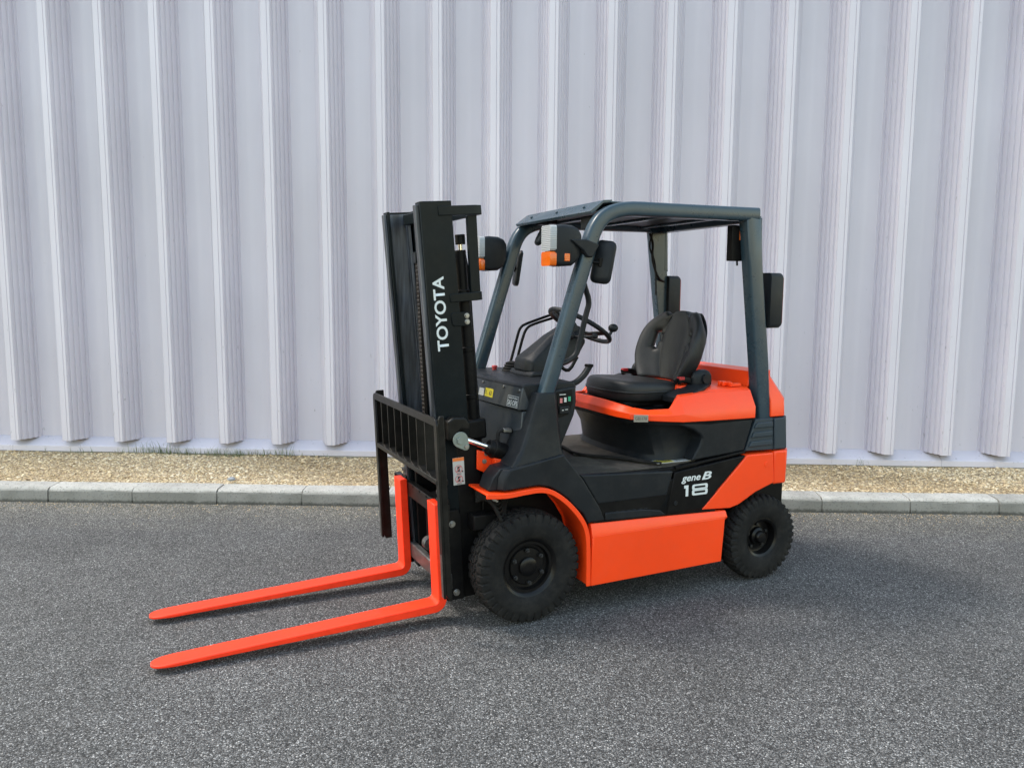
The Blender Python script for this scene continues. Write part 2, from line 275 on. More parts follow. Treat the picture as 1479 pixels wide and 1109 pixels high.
# ------------------------------------------------------------------ mesh helpers
def finish(name, me, material, parent=None, smooth=35, bevel=0.0, segs=2, sub=0, solid=0.0, matrix=None):
    me.name = name
    o = bpy.data.objects.new(name, me); COL.objects.link(o)
    if material: me.materials.append(M[material])
    if smooth:
        for p in me.polygons: p.use_smooth = True
        if not sub: me.set_sharp_from_angle(angle=math.radians(smooth))
    if solid:
        s = o.modifiers.new('solid', 'SOLIDIFY'); s.thickness = solid; s.offset = -1
    if bevel:
        b = o.modifiers.new('bevel', 'BEVEL'); b.width = bevel; b.segments = segs; b.limit_method = 'ANGLE'; b.angle_limit = math.radians(30); b.harden_normals = False
    if sub:
        s = o.modifiers.new('sub', 'SUBSURF'); s.levels = sub; s.render_levels = sub
    if matrix is not None: o.matrix_local = matrix
    if parent is not None: o.parent = parent
    return o

def obj(name, bm, material, parent=None, tilt=False, **k):
    bmesh.ops.recalc_face_normals(bm, faces=bm.faces[:])
    if tilt is True: bm.transform(TILT)
    elif tilt: bm.transform(tilt)
    me = bpy.data.meshes.new(name); bm.to_mesh(me); bm.free()
    return finish(name, me, material, parent, **k)

def new(): return bmesh.new()

def box(bm, x0, x1, y0, y1, z0, z1):
    v = [bm.verts.new((x, y, z)) for x in (x0, x1) for y in (y0, y1) for z in (z0, z1)]
    for f in ((0, 1, 3, 2), (4, 6, 7, 5), (0, 4, 5, 1), (2, 3, 7, 6), (0, 2, 6, 4), (1, 5, 7, 3)): bm.faces.new([v[i] for i in f])
    return bm

def prism(bm, pts, a, b, axis='y', pts2=None):
    """extrude polygon: axis y -> pts (x,z); axis x -> pts (y,z); axis z -> pts (x,y)"""
    def P(p, t):
        return {'y': (p[0], t, p[1]), 'x': (t, p[0], p[1]), 'z': (p[0], p[1], t)}[axis]
    q = pts2 or pts
    A = [bm.verts.new(P(p, a)) for p in pts]; Bv = [bm.verts.new(P(p, b)) for p in q]
    n = len(pts); bm.faces.new(A); bm.faces.new(Bv[::-1])
    for i in range(n): bm.faces.new((A[i], Bv[i], Bv[(i+1) % n], A[(i+1) % n]))
    return bm

def rings(bm, rs, closed=False, caps=True):
    V = [[bm.verts.new(p) for p in r] for r in rs]; n = len(rs[0]); m = len(rs)
    for i in range(m if closed else m-1):
        a, b = V[i], V[(i+1) % m]
        for j in range(n): bm.faces.new((a[j], a[(j+1) % n], b[(j+1) % n], b[j]))
    if caps and not closed: bm.faces.new(V[0][::-1]); bm.faces.new(V[-1])
    return bm

def rrect(w, h, r, n=3):
    pts = []
    for cx, cy, a0 in ((w/2-r, h/2-r, 0), (-w/2+r, h/2-r, PI/2), (-w/2+r, -h/2+r, PI), (w/2-r, -h/2+r, 1.5*PI)):
        for i in range(n+1):
            a = a0+PI/2*i/n; pts.append((cx+r*math.cos(a), cy+r*math.sin(a)))
    return pts

def circ(r, n=14): return [(r*math.cos(2*PI*i/n), r*math.sin(2*PI*i/n)) for i in range(n)]

def sweep(bm, path, sec, ref=(0, 1, 0), closed=False, caps=True, scales=None):
    """sweep a 2-D section (a along ref, b along normal) along a path"""
    P = [Vector(p) for p in path]; n = len(P); out = []
    ref = Vector(ref)
    for i in range(n):
        if closed: t = P[(i+1) % n]-P[i-1]
        else: t = (P[min(i+1, n-1)]-P[max(i-1, 0)])
        t.normalize()
        a = (ref - t*ref.dot(t)).normalized(); b = t.cross(a)
        k = scales[i] if scales else 1.0
        out.append([P[i]+a*s[0]*k+b*s[1]*k for s in sec])
    return rings(bm, out, closed, caps)

def smoothpath(pts, it=3):
    pts = [Vector(p) for p in pts]
    for _ in range(it):
        q = [pts[0]]
        for a, b in zip(pts, pts[1:]): q += [a*0.75+b*0.25, a*0.25+b*0.75]
        q.append(pts[-1]); pts = q
    return pts

def tube(bm, path, r, n=12, it=0, ref=(0.13, 1, 0.21), closed=False):
    return sweep(bm, smoothpath(path, it) if it else path, circ(r, n), ref, closed)

def cyl(bm, p0, p1, r, n=24, r1=None):
    p0, p1 = Vector(p0), Vector(p1); t = (p1-p0).normalized()
    ref = Vector((0, 0, 1)) if abs(t.z) < .9 else Vector((1, 0, 0))
    a = (ref-t*ref.dot(t)).normalized(); b = t.cross(a)
    return rings(bm, [[p+a*s[0]+b*s[1] for s in circ(rr, n)] for p, rr in ((p0, r), (p1, r if r1 is None else r1))])

def lathe(bm, prof, c, n=48, axis='y'):
    """prof: list of (r, t) with t along axis, closed loop not required; c centre"""
    rs = []
    for r, t in prof:
        ring = []
        for i in range(n):
            a = 2*PI*i/n
            if axis == 'y': ring.append((c[0]+r*math.cos(a), c[1]+t, c[2]+r*math.sin(a)))
            else: ring.append((c[0]+r*math.cos(a), c[1]+r*math.sin(a), c[2]+t))
        rs.append(ring)
    return rings(bm, rs, False, True)

def ellipsoid(bm, c, rx, ry, rz, n=16, m=10, e=1.0):
    rs = []
    for j in range(1, m):
        ph = -PI/2+PI*j/m; k = abs(math.cos(ph))**e
        rs.append([(c[0]+rx*k*math.copysign(abs(math.cos(2*PI*i/n))**e, math.cos(2*PI*i/n)), c[1]+ry*k*math.copysign(abs(math.sin(2*PI*i/n))**e, math.sin(2*PI*i/n)), c[2]+rz*math.copysign(abs(math.sin(ph))**e, math.sin(ph))) for i in range(n)])
    return rings(bm, rs)

def hull(pts):
    pts = sorted(set(pts)); cr = lambda o, a, b: (a[0]-o[0])*(b[1]-o[1])-(a[1]-o[1])*(b[0]-o[0]); H = []
    for P_ in (pts, pts[::-1]):
        h = []
        for p in P_:
            while len(h) > 1 and cr(h[-2], h[-1], p) <= 0: h.pop()
            h.append(p)
        H += h[:-1]
    return H

def empty(name, loc=(0, 0, 0), parent=None):
    o = bpy.data.objects.new(name, None); COL.objects.link(o); o.location = loc; o.empty_display_size = 0.2
    if parent is not None: o.parent = parent
    return o

def tag(o, label=None, cat=None, group=None, kind=None):
    if label: o['label'] = label
    if cat: o['category'] = cat
    if group: o['group'] = group
    if kind: o['kind'] = kind
    return o

def copy_tree(o, parent):
    c = o.copy(); COL.objects.link(c); c.parent = parent
    for ch in list(o.children): copy_tree(ch, c)
    return c

def mirror(o):
    """the same piece on the other side of the truck (y -> -y)"""
    c = copy_tree(o, o.parent)
    c.location = (o.location[0], -o.location[1], o.location[2]); c.scale = (1, -1, 1)
    return c

def text(name, body, parent, origin, xdir, ydir, w, h, material, shear=0.0, bold=0.0, tilt=False, thick=0.0006):
    """lettering fitted to a w x h box whose lower left corner is origin"""
    cu = bpy.data.curves.new(name, 'FONT'); cu.body = body; cu.size = 1.0; cu.shear = shear; cu.offset = bold; cu.resolution_u = 4
    t = bpy.data.objects.new(name, cu); COL.objects.link(t)
    dg = bpy.context.evaluated_depsgraph_get(); dg.update()
    me = bpy.data.meshes.new_from_object(t.evaluated_get(dg)); bpy.data.objects.remove(t); bpy.data.curves.remove(cu)
    co = np.array([v.co[:] for v in me.vertices]); lo, hi = co.min(0), co.max(0)
    X, Y = Vector(xdir).normalized(), Vector(ydir).normalized(); Z = X.cross(Y); O = Vector(origin)
    for v in me.vertices:
        p = O + X*((v.co.x-lo[0])/(hi[0]-lo[0])*w) + Y*((v.co.y-lo[1])/(hi[1]-lo[1])*h)
        v.co = ((TILT if tilt is True else tilt) @ p) if tilt else p
    me.materials.clear()
    return finish(name, me, material, parent, smooth=0)

# ------------------------------------------------------------------ ground
def sheet(name, x0, x1, y0, y1, z, material, nx=1, ny=1):
    bm = new()
    V = [[bm.verts.new((x0+(x1-x0)*i/nx, y0+(y1-y0)*j/ny, z)) for j in range(ny+1)] for i in range(nx+1)]
    for i in range(nx):
        for j in range(ny): bm.faces.new((V[i][j], V[i+1][j], V[i+1][j+1], V[i][j+1]))
    return obj(name, bm, material, smooth=0)
tag(sheet('asphalt_ground', -150, 150, -150, 150, 0.0, 'asphalt'), 'grey coarse asphalt yard in front of the kerb', 'ground', kind='structure')

KX, KY, KA = -3.598, 5.241, 0.027           # foot of the kerb at a joint, its direction
kdir = Vector((math.cos(KA), math.sin(KA), 0)); kn = Vector((-math.sin(KA), math.cos(KA), 0))
kerb = empty('kerb', (KX, KY, 0)); kerb.rotation_euler = (0, 0, KA)
tag(kerb, 'low grey concrete kerb of chamfered stones between asphalt and gravel', 'kerb', kind='structure')
KSEC = [(0.0, -0.06), (0.012, 0.078), (0.020, 0.092), (0.036, 0.104), (0.160, 0.112), (0.160, -0.06)]   # (y, z)
protos = []
for v in range(4):
    bm = new(); L0 = 0.601
    nx = 7; rs = []
    for i in range(nx+1):
        x = -L0/2+L0*i/nx
        rs.append([(x, p[0]+(random.uniform(-.002, .002) if 0 < k < 5 else 0), p[1]+(random.uniform(-.0015, .0015) if 0 < k < 5 else 0)) for k, p in enumerate(KSEC)])
    rings(bm, rs)
    protos.append(bm)
kmesh = []
for bm in protos:
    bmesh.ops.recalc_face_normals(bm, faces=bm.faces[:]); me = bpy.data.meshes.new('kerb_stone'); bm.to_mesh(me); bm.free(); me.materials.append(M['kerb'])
    for p in me.polygons: p.use_smooth = True
    me.set_sharp_from_angle(angle=math.radians(25)); kmesh.append(me)
for i in range(-9, 22):
    o = bpy.data.objects.new('kerb_stone', kmesh[(i*7) % 4]); COL.objects.link(o); o.parent = kerb
    o.location = (0.61*(i+0.5), random.uniform(-.003, .003), random.uniform(-.003, .003))
    o.rotation_euler = (random.uniform(-.006, .006), random.uniform(-.003, .003), random.uniform(-.003, .003))
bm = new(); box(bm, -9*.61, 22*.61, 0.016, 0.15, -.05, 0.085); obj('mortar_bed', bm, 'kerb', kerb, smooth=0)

WD = 6.3893                                   # outermost plane of the ribs
# gravel verge: undulating soil with loose chips
bm = new(); nx, ny = 180, 18
def verge_z(x, y, t): return 0.098 + 0.012*math.sin(x*1.7+1)*math.sin(t*3.1) + 0.006*math.sin(x*5.3+y*9) + 0.010*t
V = []
for i in range(nx+1):
    x = -7.5+16.0*i/nx; ya = KY+math.tan(KA)*(x-KX)+0.150; yb = WD+0.12
    V.append([bm.verts.new((x, ya+(yb-ya)*j/ny, verge_z(x, ya+(yb-ya)*j/ny, j/ny) + random.uniform(-.003, .003))) for j in range(ny+1)])
for i in range(nx):
    for j in range(ny): bm.faces.new((V[i][j], V[i+1][j], V[i+1][j+1], V[i][j+1]))
tag(obj('gravel_verge', bm, 'soil', smooth=60), 'strip of tan sandy soil between kerb and metal wall', 'ground', kind='structure')

def chip_mesh(name, P, S, R, T, material):
    """many little angular stones in one mesh: P centres, S sizes(n,3), R yaw, T tone"""
    base = np.array([(1, 0, 0), (0, 1, 0), (-1, 0, 0), (0, -1, 0), (0, 0, 1), (0, 0, -1)], float)
    F = np.array([(0, 1, 4), (1, 2, 4), (2, 3, 4), (3, 0, 4), (1, 0, 5), (2, 1, 5), (3, 2, 5), (0, 3, 5)])
    n = len(P)
    v = base[None]*S[:, None, :]*(1+rng.uniform(-.35, .35, (n, 6, 3)))
    ax = rng.uniform(-.6, .6, n); c, s = np.cos(ax), np.sin(ax)
    y, z = v[..., 1]*c[:, None]-v[..., 2]*s[:, None], v[..., 1]*s[:, None]+v[..., 2]*c[:, None]
    c, s = np.cos(R), np.sin(R)
    x, y = v[..., 0]*c[:, None]-y*s[:, None], v[..., 0]*s[:, None]+y*c[:, None]
    v = np.stack([x, y, z], -1)+P[:, None, :]
    f = (F[None]+6*np.arange(n)[:, None, None]).reshape(-1, 3)
    me = bpy.data.meshes.new(name); me.from_pydata(v.reshape(-1, 3).tolist(), [], f.tolist())
    a = me.attributes.new('tone', 'FLOAT', 'POINT'); a.data.foreach_set('value', np.repeat(T, 6).astype(np.float32))
    return finish(name, me, material, smooth=0)
n = 36000
x = rng.uniform(-6.0, 5.6, n); t = rng.uniform(0, 1, n)
ya = KY+math.tan(KA)*(x-KX)+0.155; y = ya+(WD+0.06-ya)*t
z = 0.098+0.012*np.sin(x*1.7+1)*np.sin(t*3.1)+0.006*np.sin(x*5.3+y*9)+0.010*t+0.002
s = rng.lognormal(-5.05, 0.42, n).clip(.0025, .018)
S = np.stack([s*rng.uniform(.8, 1.5, n), s, s*rng.uniform(.35, .75, n)], -1)
tone = np.clip(rng.beta(2.6, 2.4, n) + 0.16*np.sin(x*2.3+y*3)*np.sin(x*.7), 0, 1)
tag(chip_mesh('gravel', np.stack([x, y, z], -1), S, rng.uniform(0, 6.28, n), tone, 'chips'), 'loose tan gravel chips strewn over the verge by the wall', 'gravel', kind='stuff')
# stray grit swept into the gutter of the kerb
n = 2600
x = rng.uniform(-4.6, 4.2, n); y = KY+math.tan(KA)*(x-KX)-rng.exponential(0.10, n)-.004; s = rng.lognormal(-6.0, .4, n).clip(.001, .005)
tag(chip_mesh('grit', np.stack([x, y, s*.3], -1), np.stack([s*1.3, s, s*.6], -1), rng.uniform(0, 6.28, n), rng.uniform(.0, .55, n), 'chips'), 'sandy grit washed against the foot of the kerb', 'grit', kind='stuff')

# a pale pebble lying in the gravel
bm = new(); ellipsoid(bm, (0, 0, 0), .030, .020, .016, 10, 7)
for v in bm.verts: v.co *= random.uniform(.82, 1.15)
pb = obj('stone', bm, None, smooth=70); pb.data.materials.append(mat('stone_grey', (.28, .29, .31), .8, var=.25, vscale=40)); pb.location = (-2.36, 5.50, .132)
tag(pb, 'single pale grey stone in the tan gravel left of the forklift', 'stone')

# ------------------------------------------------------------------ corrugated wall
WX0, WP = -4.2197, 0.4621
wall = empty('corrugated_wall', (0, WD, 0.0))
tag(wall, 'tall pale grey corrugated metal wall with trapezoid ribs behind forklift', 'wall')
RD, RA, RF = 0.19, 0.09, 0.072          # rib depth, slope run, front face width
def slope(x0, y0, x1, y1, n=4):
    """sloping flank with fine stiffening beads"""
    out = []; dx, dy = x1-x0, y1-y0; L0 = math.hypot(dx, dy); nx_, ny_ = -dy/L0, dx/L0
    if ny_ > 0: nx_, ny_ = -nx_, -ny_
    for k in range(n):
        for t, d in ((.22, 0), (.30, -.011), (.62, -.011), (.70, 0)):
            q = (k+t)/n*0.94+.02; out.append((x0+dx*q+nx_*d, y0+dy*q+ny_*d))
    return out
prof = [(0, 0), (.046, 0), (.0475, .004), (.0505, .004), (.052, -.0015), (RF, -.0015)]
prof += slope(RF, 0, RF+RA, RD) + [(RF+RA, RD)]
fw = WP-RF-2*RA
prof += [(RF+RA+fw*.33, RD), (RF+RA+fw*.36, RD-.0015), (RF+RA+fw*.64, RD-.0015), (RF+RA+fw*.67, RD), (RF+RA+fw, RD)]
prof += slope(RF+RA+fw, RD, WP, 0) + [(WP-.0006, 0.0)]
ZB, ZT = 0.22, 5.2
bm = new(); zs = [ZB, 1.4, 2.6, 3.8, ZT]
V = [[bm.verts.new((p[0], p[1], z)) for p in prof] for z in zs]
for i in range(len(zs)-1):
    for j in range(len(prof)-1): bm.faces.new((V[i][j], V[i][j+1], V[i+1][j+1], V[i+1][j]))
pm = bpy.data.meshes.new('wall_panel'); bm.to_mesh(pm); bm.free(); pm.materials.append(M['wall'])
for p in pm.polygons: p.use_smooth = True
pm.set_sharp_from_angle(angle=math.radians(20))
for i in range(-7, 24):
    o = bpy.data.objects.new('wall_panel', pm); COL.objects.link(o); o.parent = wall; o.location = (WX0+i*WP, random.uniform(-.0015, .0015), 0)
# dark backing so nothing shows through the rib ends, and the folded drip flashing
bm = new(); box(bm, -8, 8, RD+.03, RD+.3, 0, ZT); obj('backing_wall', bm, 'wall', wall, smooth=0)
fsec = [(RD+.02, ZB+.004), (RD-.012, ZB+.004), (RD-.03, ZB-.005), (.075, ZB-.055), (.070, ZB-.060), (.070, ZB-.105), (.085, ZB-.110), (RD+.02, ZB-.110)]
fl = 1.83
bm = new(); prism(bm, fsec, 0.0, fl-.003, 'x'); bmesh.ops.recalc_face_normals(bm, faces=bm.faces[:])
fm = bpy.data.meshes.new('base_flashing'); bm.to_mesh(fm); bm.free(); fm.materials.append(M['wall'])
for i in range(-4, 5):
    o = bpy.data.objects.new('base_flashing', fm); COL.objects.link(o); o.parent = wall; o.location = (1.85-.47+fl*i, (i % 2)*.0015, (i % 2)*.001)
bm = new(); box(bm, -8, 8, .083, RD+.02, -.05, ZB-.104); obj('plinth', bm, 'kerb', wall, smooth=0)

# weeds along the foot of the wall
def weeds(spots):
    vs, fs, tn = [], [], []
    for (cx, cy, cnt, hgt, spread) in spots:
        for _ in range(cnt):
            bx, by = cx+random.gauss(0, spread), cy+random.uniform(-.05, .03); a = random.uniform(0, 6.28); h = hgt*random.uniform(.3, 1.0); lean = h*random.uniform(.1, .7); w = random.uniform(.0012, .003)
            tone = random.random(); k0 = len(vs); N_ = 5
            for i in range(N_):
                q = i/(N_-1); ww = w*(1-q)**.7+.0002
                px, py, pz = bx+math.cos(a)*lean*q*q, by+math.sin(a)*lean*q*q-.01*q, .10+h*(q-.18*q*q)
                vs += [(px-math.sin(a)*ww, py+math.cos(a)*ww, pz), (px+math.sin(a)*ww, py-math.cos(a)*ww, pz)]; tn += [tone, tone]
            for i in range(N_-1): fs.append((k0+2*i, k0+2*i+1, k0+2*i+3, k0+2*i+2))
    me = bpy.data.meshes.new('weeds'); me.from_pydata(vs, [], fs)
    at = me.attributes.new('tone', 'FLOAT', 'POINT'); at.data.foreach_set('value', np.array(tn, np.float32))
    return finish('weeds', me, 'weed', smooth=60)
wy = WD+.045
tag(weeds([(-4.15, wy, 14, .09, .1), (-3.72, wy, 22, .11, .08), (-3.45, wy, 70, .17, .10), (-3.25, wy, 60, .12, .12), (-3.02, wy, 40, .08, .12), (-2.80, wy, 75, .12, .13), (-2.55, wy, 80, .11, .13), (-2.30, wy, 30, .14, .08), (-1.98, wy, 8, .08, .05), (-1.2, wy, 10, .06, .05), (2.55, wy, 8, .12, .04), (1.75, wy, 6, .10, .04)]),
    'green weeds growing along the foot of the metal wall', 'weeds', kind='stuff')

# ------------------------------------------------------------------ forklift
TX, TY, TH = -0.3117, 3.8315, 0.4975
fk = empty('forklift', (TX, TY, 0)); fk.rotation_euler = (0, 0, PI+TH)
tag(fk, 'orange and black electric counterbalance forklift with lowered forks', 'forklift')
TA = 0.0455                                   # the mast leans forward
TILT = Matrix.Translation((.1, 0, .25)) @ Matrix.Rotation(TA, 4, 'Y') @ Matrix.Translation((-.1, 0, -.25))

MTILT = Matrix.Translation((.1, 0, .25)) @ Matrix.Rotation(0.083, 4, 'Y') @ Matrix.Translation((-.1, 0, -.25))   # the channels lean a little more
# --- tyres
def tyre_mesh(name, R0, Rb, W, periods, lug, kind):
    hw = W/2; cs = []
    def add(y, r, wgt, s): cs.append((y, r, wgt, s))
    # outer sidewall (bead -> shoulder), tread, inner sidewall
    side = [(.70, Rb, 0), (.80, Rb+.006, 0), (.90, Rb+.018, 0), (.965, Rb+(R0-Rb)*.30, 0), (1.0, Rb+(R0-Rb)*.48, 0), (.992, Rb+(R0-Rb)*.60, 0), (.985, Rb+(R0-Rb)*.615, .0), (.978, Rb+(R0-Rb)*.68, .45), (.955, Rb+(R0-Rb)*.78, .8), (.925, Rb+(R0-Rb)*.87, 1.0), (.89, Rb+(R0-Rb)*.93, 1.0)]
    for f, r, w_ in side: add(hw*f, r, w_, 1.0)
    K = 34
    for k in range(K+1):
        s = 1-2*k/K; add(hw*.865*s, R0-.016*abs(s)**2.6, 1.0, s)
    for f, r, w_ in side[::-1]: add(-hw*f, r, w_, -1.0)
    NT = periods*8; vs = []
    for i in range(NT):
        th = 2*PI*i/NT; ph = periods*th; tri = 2*abs((ph/(2*PI)) % 1-.5)          # 0..1
        for (y, r, wgt, s) in cs:
            g = 0.0; d0 = lug
            if wgt > 0:
                if kind == 'rib':
                    for c0, sg in ((.0, 1), (.36, -1), (-.36, 1)):
                        if abs(s-(c0+sg*.085*(tri*2-1))) < .055: g = 1
                    if abs(s) > .60:
                        w_ = ((ph/(2*PI)+(.0 if s > 0 else .5)+.12*abs(s)) % 1)
                        if w_ < .30: g = 1
                        elif abs(s) < .68 and w_ < .4: g = .4
                else:
                    w_ = ((ph/(2*PI)+.55*abs(s)+(.0 if s > 0 else .5)) % 1)
                    if w_ < .34 and abs(s) > .14: g = 1
            rr = r-d0*g*wgt; yy = y*(1-.035*g*(1 if abs(s) == 1 and wgt > 0 else 0))
            vs.append((rr*math.cos(th), yy, rr*math.sin(th)))
    n = len(cs); fs = []
    for i in range(NT):
        a, b = i*n, ((i+1) % NT)*n
        for j in range(n-1): fs.append((a+j, a+j+1, b+j+1, b+j))
    me = bpy.data.meshes.new(name); me.from_pydata(vs, [], fs)
    return me

def wheel(name, y_out, W, R0, Rb, x, kind):
    """wheel centred on its own origin, +y is the outside"""
    c = y_out-W/2
    rimm = new()
    if kind == 'front':
        prof_ = [(Rb-.03, -W*.38), (Rb+.012, -W*.36), (Rb+.012, -W*.33), (Rb-.016, -W*.28), (Rb-.016, W*.10), (Rb-.004, W*.33), (Rb+.013, W*.36), (Rb+.015, W*.385), (Rb+.008, W*.40), (Rb-.006, W*.365), (Rb-.012, W*.30), (Rb-.024, W*.30), (Rb-.030, W*.16), (Rb-.042, W*.155), (Rb-.048, W*.20), (Rb-.085, W*.22), (.045, W*.22), (.001, W*.22)]
    else:
        prof_ = [(Rb-.03, -W*.38), (Rb+.010, -W*.36), (Rb+.010, -W*.33), (Rb-.014, -W*.28), (Rb-.014, W*.10), (Rb-.004, W*.32), (Rb+.010, W*.355), (Rb+.012, W*.38), (Rb+.004, W*.395), (Rb-.008, W*.34), (Rb-.014, W*.05), (Rb-.030, W*.02), (Rb-.040, W*.04), (.050, W*.06), (.001, W*.06)]
    lathe(rimm, prof_, (0, 0, 0), 56)
    o = obj(name, rimm, 'rim', fk, smooth=40); o.location = (x, c, R0)
    tm = tyre_mesh('tyre', R0+.003, Rb, W, 38 if kind == 'front' else 36, .011 if kind == 'front' else .009, 'rib' if kind == 'front' else 'lug')
    finish('tyre', tm, 'rubber', o, smooth=32)
    if kind == 'front':
        bm = new(); lathe(bm, [(.044, W*.21), (.044, W*.30), (.039, W*.325), (.016, W*.335), (.001, W*.33)], (0, 0, 0), 32); obj('hub_cap', bm, 'rim', o)
        for k in range(6):
            a = 2*PI*k/6+.45; bx_, bz = .078*math.cos(a), .078*math.sin(a)
            bm = new(); cyl(bm, (bx_, W*.21, bz), (bx_, W*.31, bz), .011, 6); cyl(bm, (bx_, W*.30, bz), (bx_, W*.37, bz),   .0055, 10); obj('wheel_nut', bm, 'nut', o, bevel=.001)
        bm = new(); cyl(bm, (.118, W*.30, -.062), (.122, W*.40, -.066), .004, 8); obj('valve', bm, 'rubber', o)
    else:
        bm = new(); lathe(bm, [(.050, W*.05), (.046, W*.18), (.034, W*.24), (.032, W*.34), (.026, W*.40), (.001, W*.42)], (0, 0, 0), 32); obj('hub_cap', bm, 'rim', o)
        for k in range(5):
            a = 2*PI*k/5+.3; bx_, bz = .064*math.cos(a), .064*math.sin(a)
            bm = new(); cyl(bm, (bx_, W*.02, bz), (bx_, W*.13, bz), .009, 6); obj('wheel_nut', bm, 'nut', o, bevel=.001)
    return o
fw_ = wheel('front_wheel', .478, .160, .257, .132, 0.0, 'front'); mirror(fw_)
rw_ = wheel('rear_wheel', .490, .130, .224, .100, -1.372, 'rear'); mirror(rw_)

# --- chassis and axles
bm = new(); prism(bm, [(.16, .12), (.16, .60), (-.95, .60), (-1.15, .50), (-1.40, .50), (-1.40, .30), (-1.10, .12)], -.28, .28); obj('chassis', bm, 'black', fk, bevel=.006)
bm = new(); cyl(bm, (0, -.34, .268), (0, .34, .268), .07, 20); box(bm, -.06, .10, -.30, .30, .20, .34); obj('front_axle', bm, 'black', fk, bevel=.006)
bm = new(); cyl(bm, (-1.372, -.38, .234), (-1.372, .38, .234), .035, 16); box(bm, -1.42, -1.32, -.34, .34, .20, .31); obj('rear_axle', bm, 'black', fk, bevel=.005)
bm = new(); box(bm, -.32, -1.05, -.478, .478, .15, .60); obj('battery_case', bm, 'black', fk, bevel=.006)

# --- side skirt (battery side cover), orange
def sides(o): return [o, mirror(o)]
bm = new()
prism(bm, [(-.302, .136), (-1.080, .144), (-1.096, .374), (-.308, .376)], .480, .500)
sk = obj('side_skirt', bm, 'orange', fk, bevel=.004)
sides(sk)
bm = new(); prism(bm, [(-.308, .380), (-1.097, .378), (-1.110, .404), (-.298, .428)], .470, .4985, pts2=[(-.308, .3785), (-1.0965, .3765), (-1.108, .382), (-.3, .388)])
bm.free(); bm = new()
rs = []
for x, z1 in ((-.305, .432), (-.70, .420), (-1.110, .404)):
    rs.append([(x, .46, .33), (x, .4995, .372), (x, .4995, .377), (x, .484, z1), (x, .46, z1)])
rings(bm, rs); sides(obj('skirt_top', bm, 'orange', fk, bevel=.002))

# --- front fender arch
arch = [(.231, .634), (.18, .628), (.118, .626), (.06, .632), (-.03, .637), (-.085, .624), (-.13, .598), (-.18, .558), (-.226, .510), (-.260, .465), (-.281, .425), (-.294, .375), (-.298, .30), (-.300, .138)]
ap = smoothpath([(p[0], 0, p[1]) for p in arch], 2)
T_ = .010
bm = new(); rs = []
for i, p in enumerate(ap):
    a = ap[max(0, i-1)]; b = ap[min(len(ap)-1, i+1)]; t = (b-a).normalized(); nrm = Vector((t.z, 0, -t.x))
    if nrm.z < 0 and i < 20: nrm = -nrm
    nrm = Vector((-t.z, 0, t.x)); nrm = nrm if nrm.dot(Vector((p.x, 0, p.z-.27))) > 0 else -nrm
    q = p-nrm*T_; q2 = p-nrm*.022
    rs.append([(p.x, .285, p.z), (p.x, .500, p.z), (q2.x, .500, q2.z), (q2.x, .492, q2.z), (q.x, .488, q.z), (q.x, .285, q.z)])
rings(bm, rs); fen = obj('front_fender', bm, 'orange', fk, bevel=.002); sides(fen)
bm = new(); prism(bm, [(.02, .64), (-.03, .63), (-.10, .60), (-.17, .55), (-.22, .49), (-.262, .42), (-.28, .35), (-.285, .14), (-.30, .14), (-.30, .64)], .270, .285); sides(obj('inner_fender', bm, 'orange_in', fk, bevel=.001))

# --- plastic side cover flaring over the fender, and leg shroud above it
def offset_z(pts, d): return [(x, z+d) for x, z in pts]
flare = [(.112, .728), (-.156, .775), (-.259, .650), (-.354, .505), (-.384, .440), (-.306, .438), (-.292, .432), (-.262, .488), (-.226, .516), (-.181, .566), (-.130, .604), (-.085, .630), (-.03, .643), (.06, .638), (.142, .634), (.136, .690)]
flare_in = [(.150, .728), (-.156, .775), (-.259, .650), (-.354, .505), (-.384, .440), (-.306, .438), (-.292, .432), (-.262, .488), (-.226, .516), (-.181, .566), (-.130, .604), (-.085, .630), (-.03, .643), (.06, .638), (.205, .634), (.185, .690)]
bm = new(); prism(bm, flare_in, .34, .455, pts2=flare_in); obj('flare_core', bm, 'plastic', fk, bevel=.004) and None
flare_o = bpy.data.objects['flare_core']; flare_o.name = 'flare_backing'; flare_o.data.name = 'flare_backing'; mirror(flare_o)
bm = new(); prism(bm, [(p[0]+(.03 if p[0] > .1 else 0), p[1]) for p in flare], .455, .484, pts2=flare); sides(obj('flare_cover', bm, 'plastic', fk, bevel=.007, segs=3))
# shroud: loft of horizontal sections from the flare up to the foot of the overhead guard
def shroud_ring(z, xf, xb, yo, yi, r=.018):
    return [(xf, yi, z), (xf, yo-r*1.6, z), (xf-r*.35, yo-r*.5, z), (xf-r*1.3, yo, z), (xb+r, yo, z), (xb, yo-r, z), (xb, yi, z)]
bm = new()
rings(bm, [shroud_ring(.715, .115, -.200, .475, .30), shroud_ring(.760, .085, -.176, .470, .30), shroud_ring(.80, .055, -.168, .460, .30), shroud_ring(.913, .008, -.154, .452, .31), shroud_ring(1.0, -.018, -.146, .450, .33), shroud_ring(1.048, -.036, -.140, .449, .345), shroud_ring(1.056, -.040, -.139, .446, .35)])
sides(obj('guard_shroud', bm, 'plastic', fk, bevel=.004, segs=2))

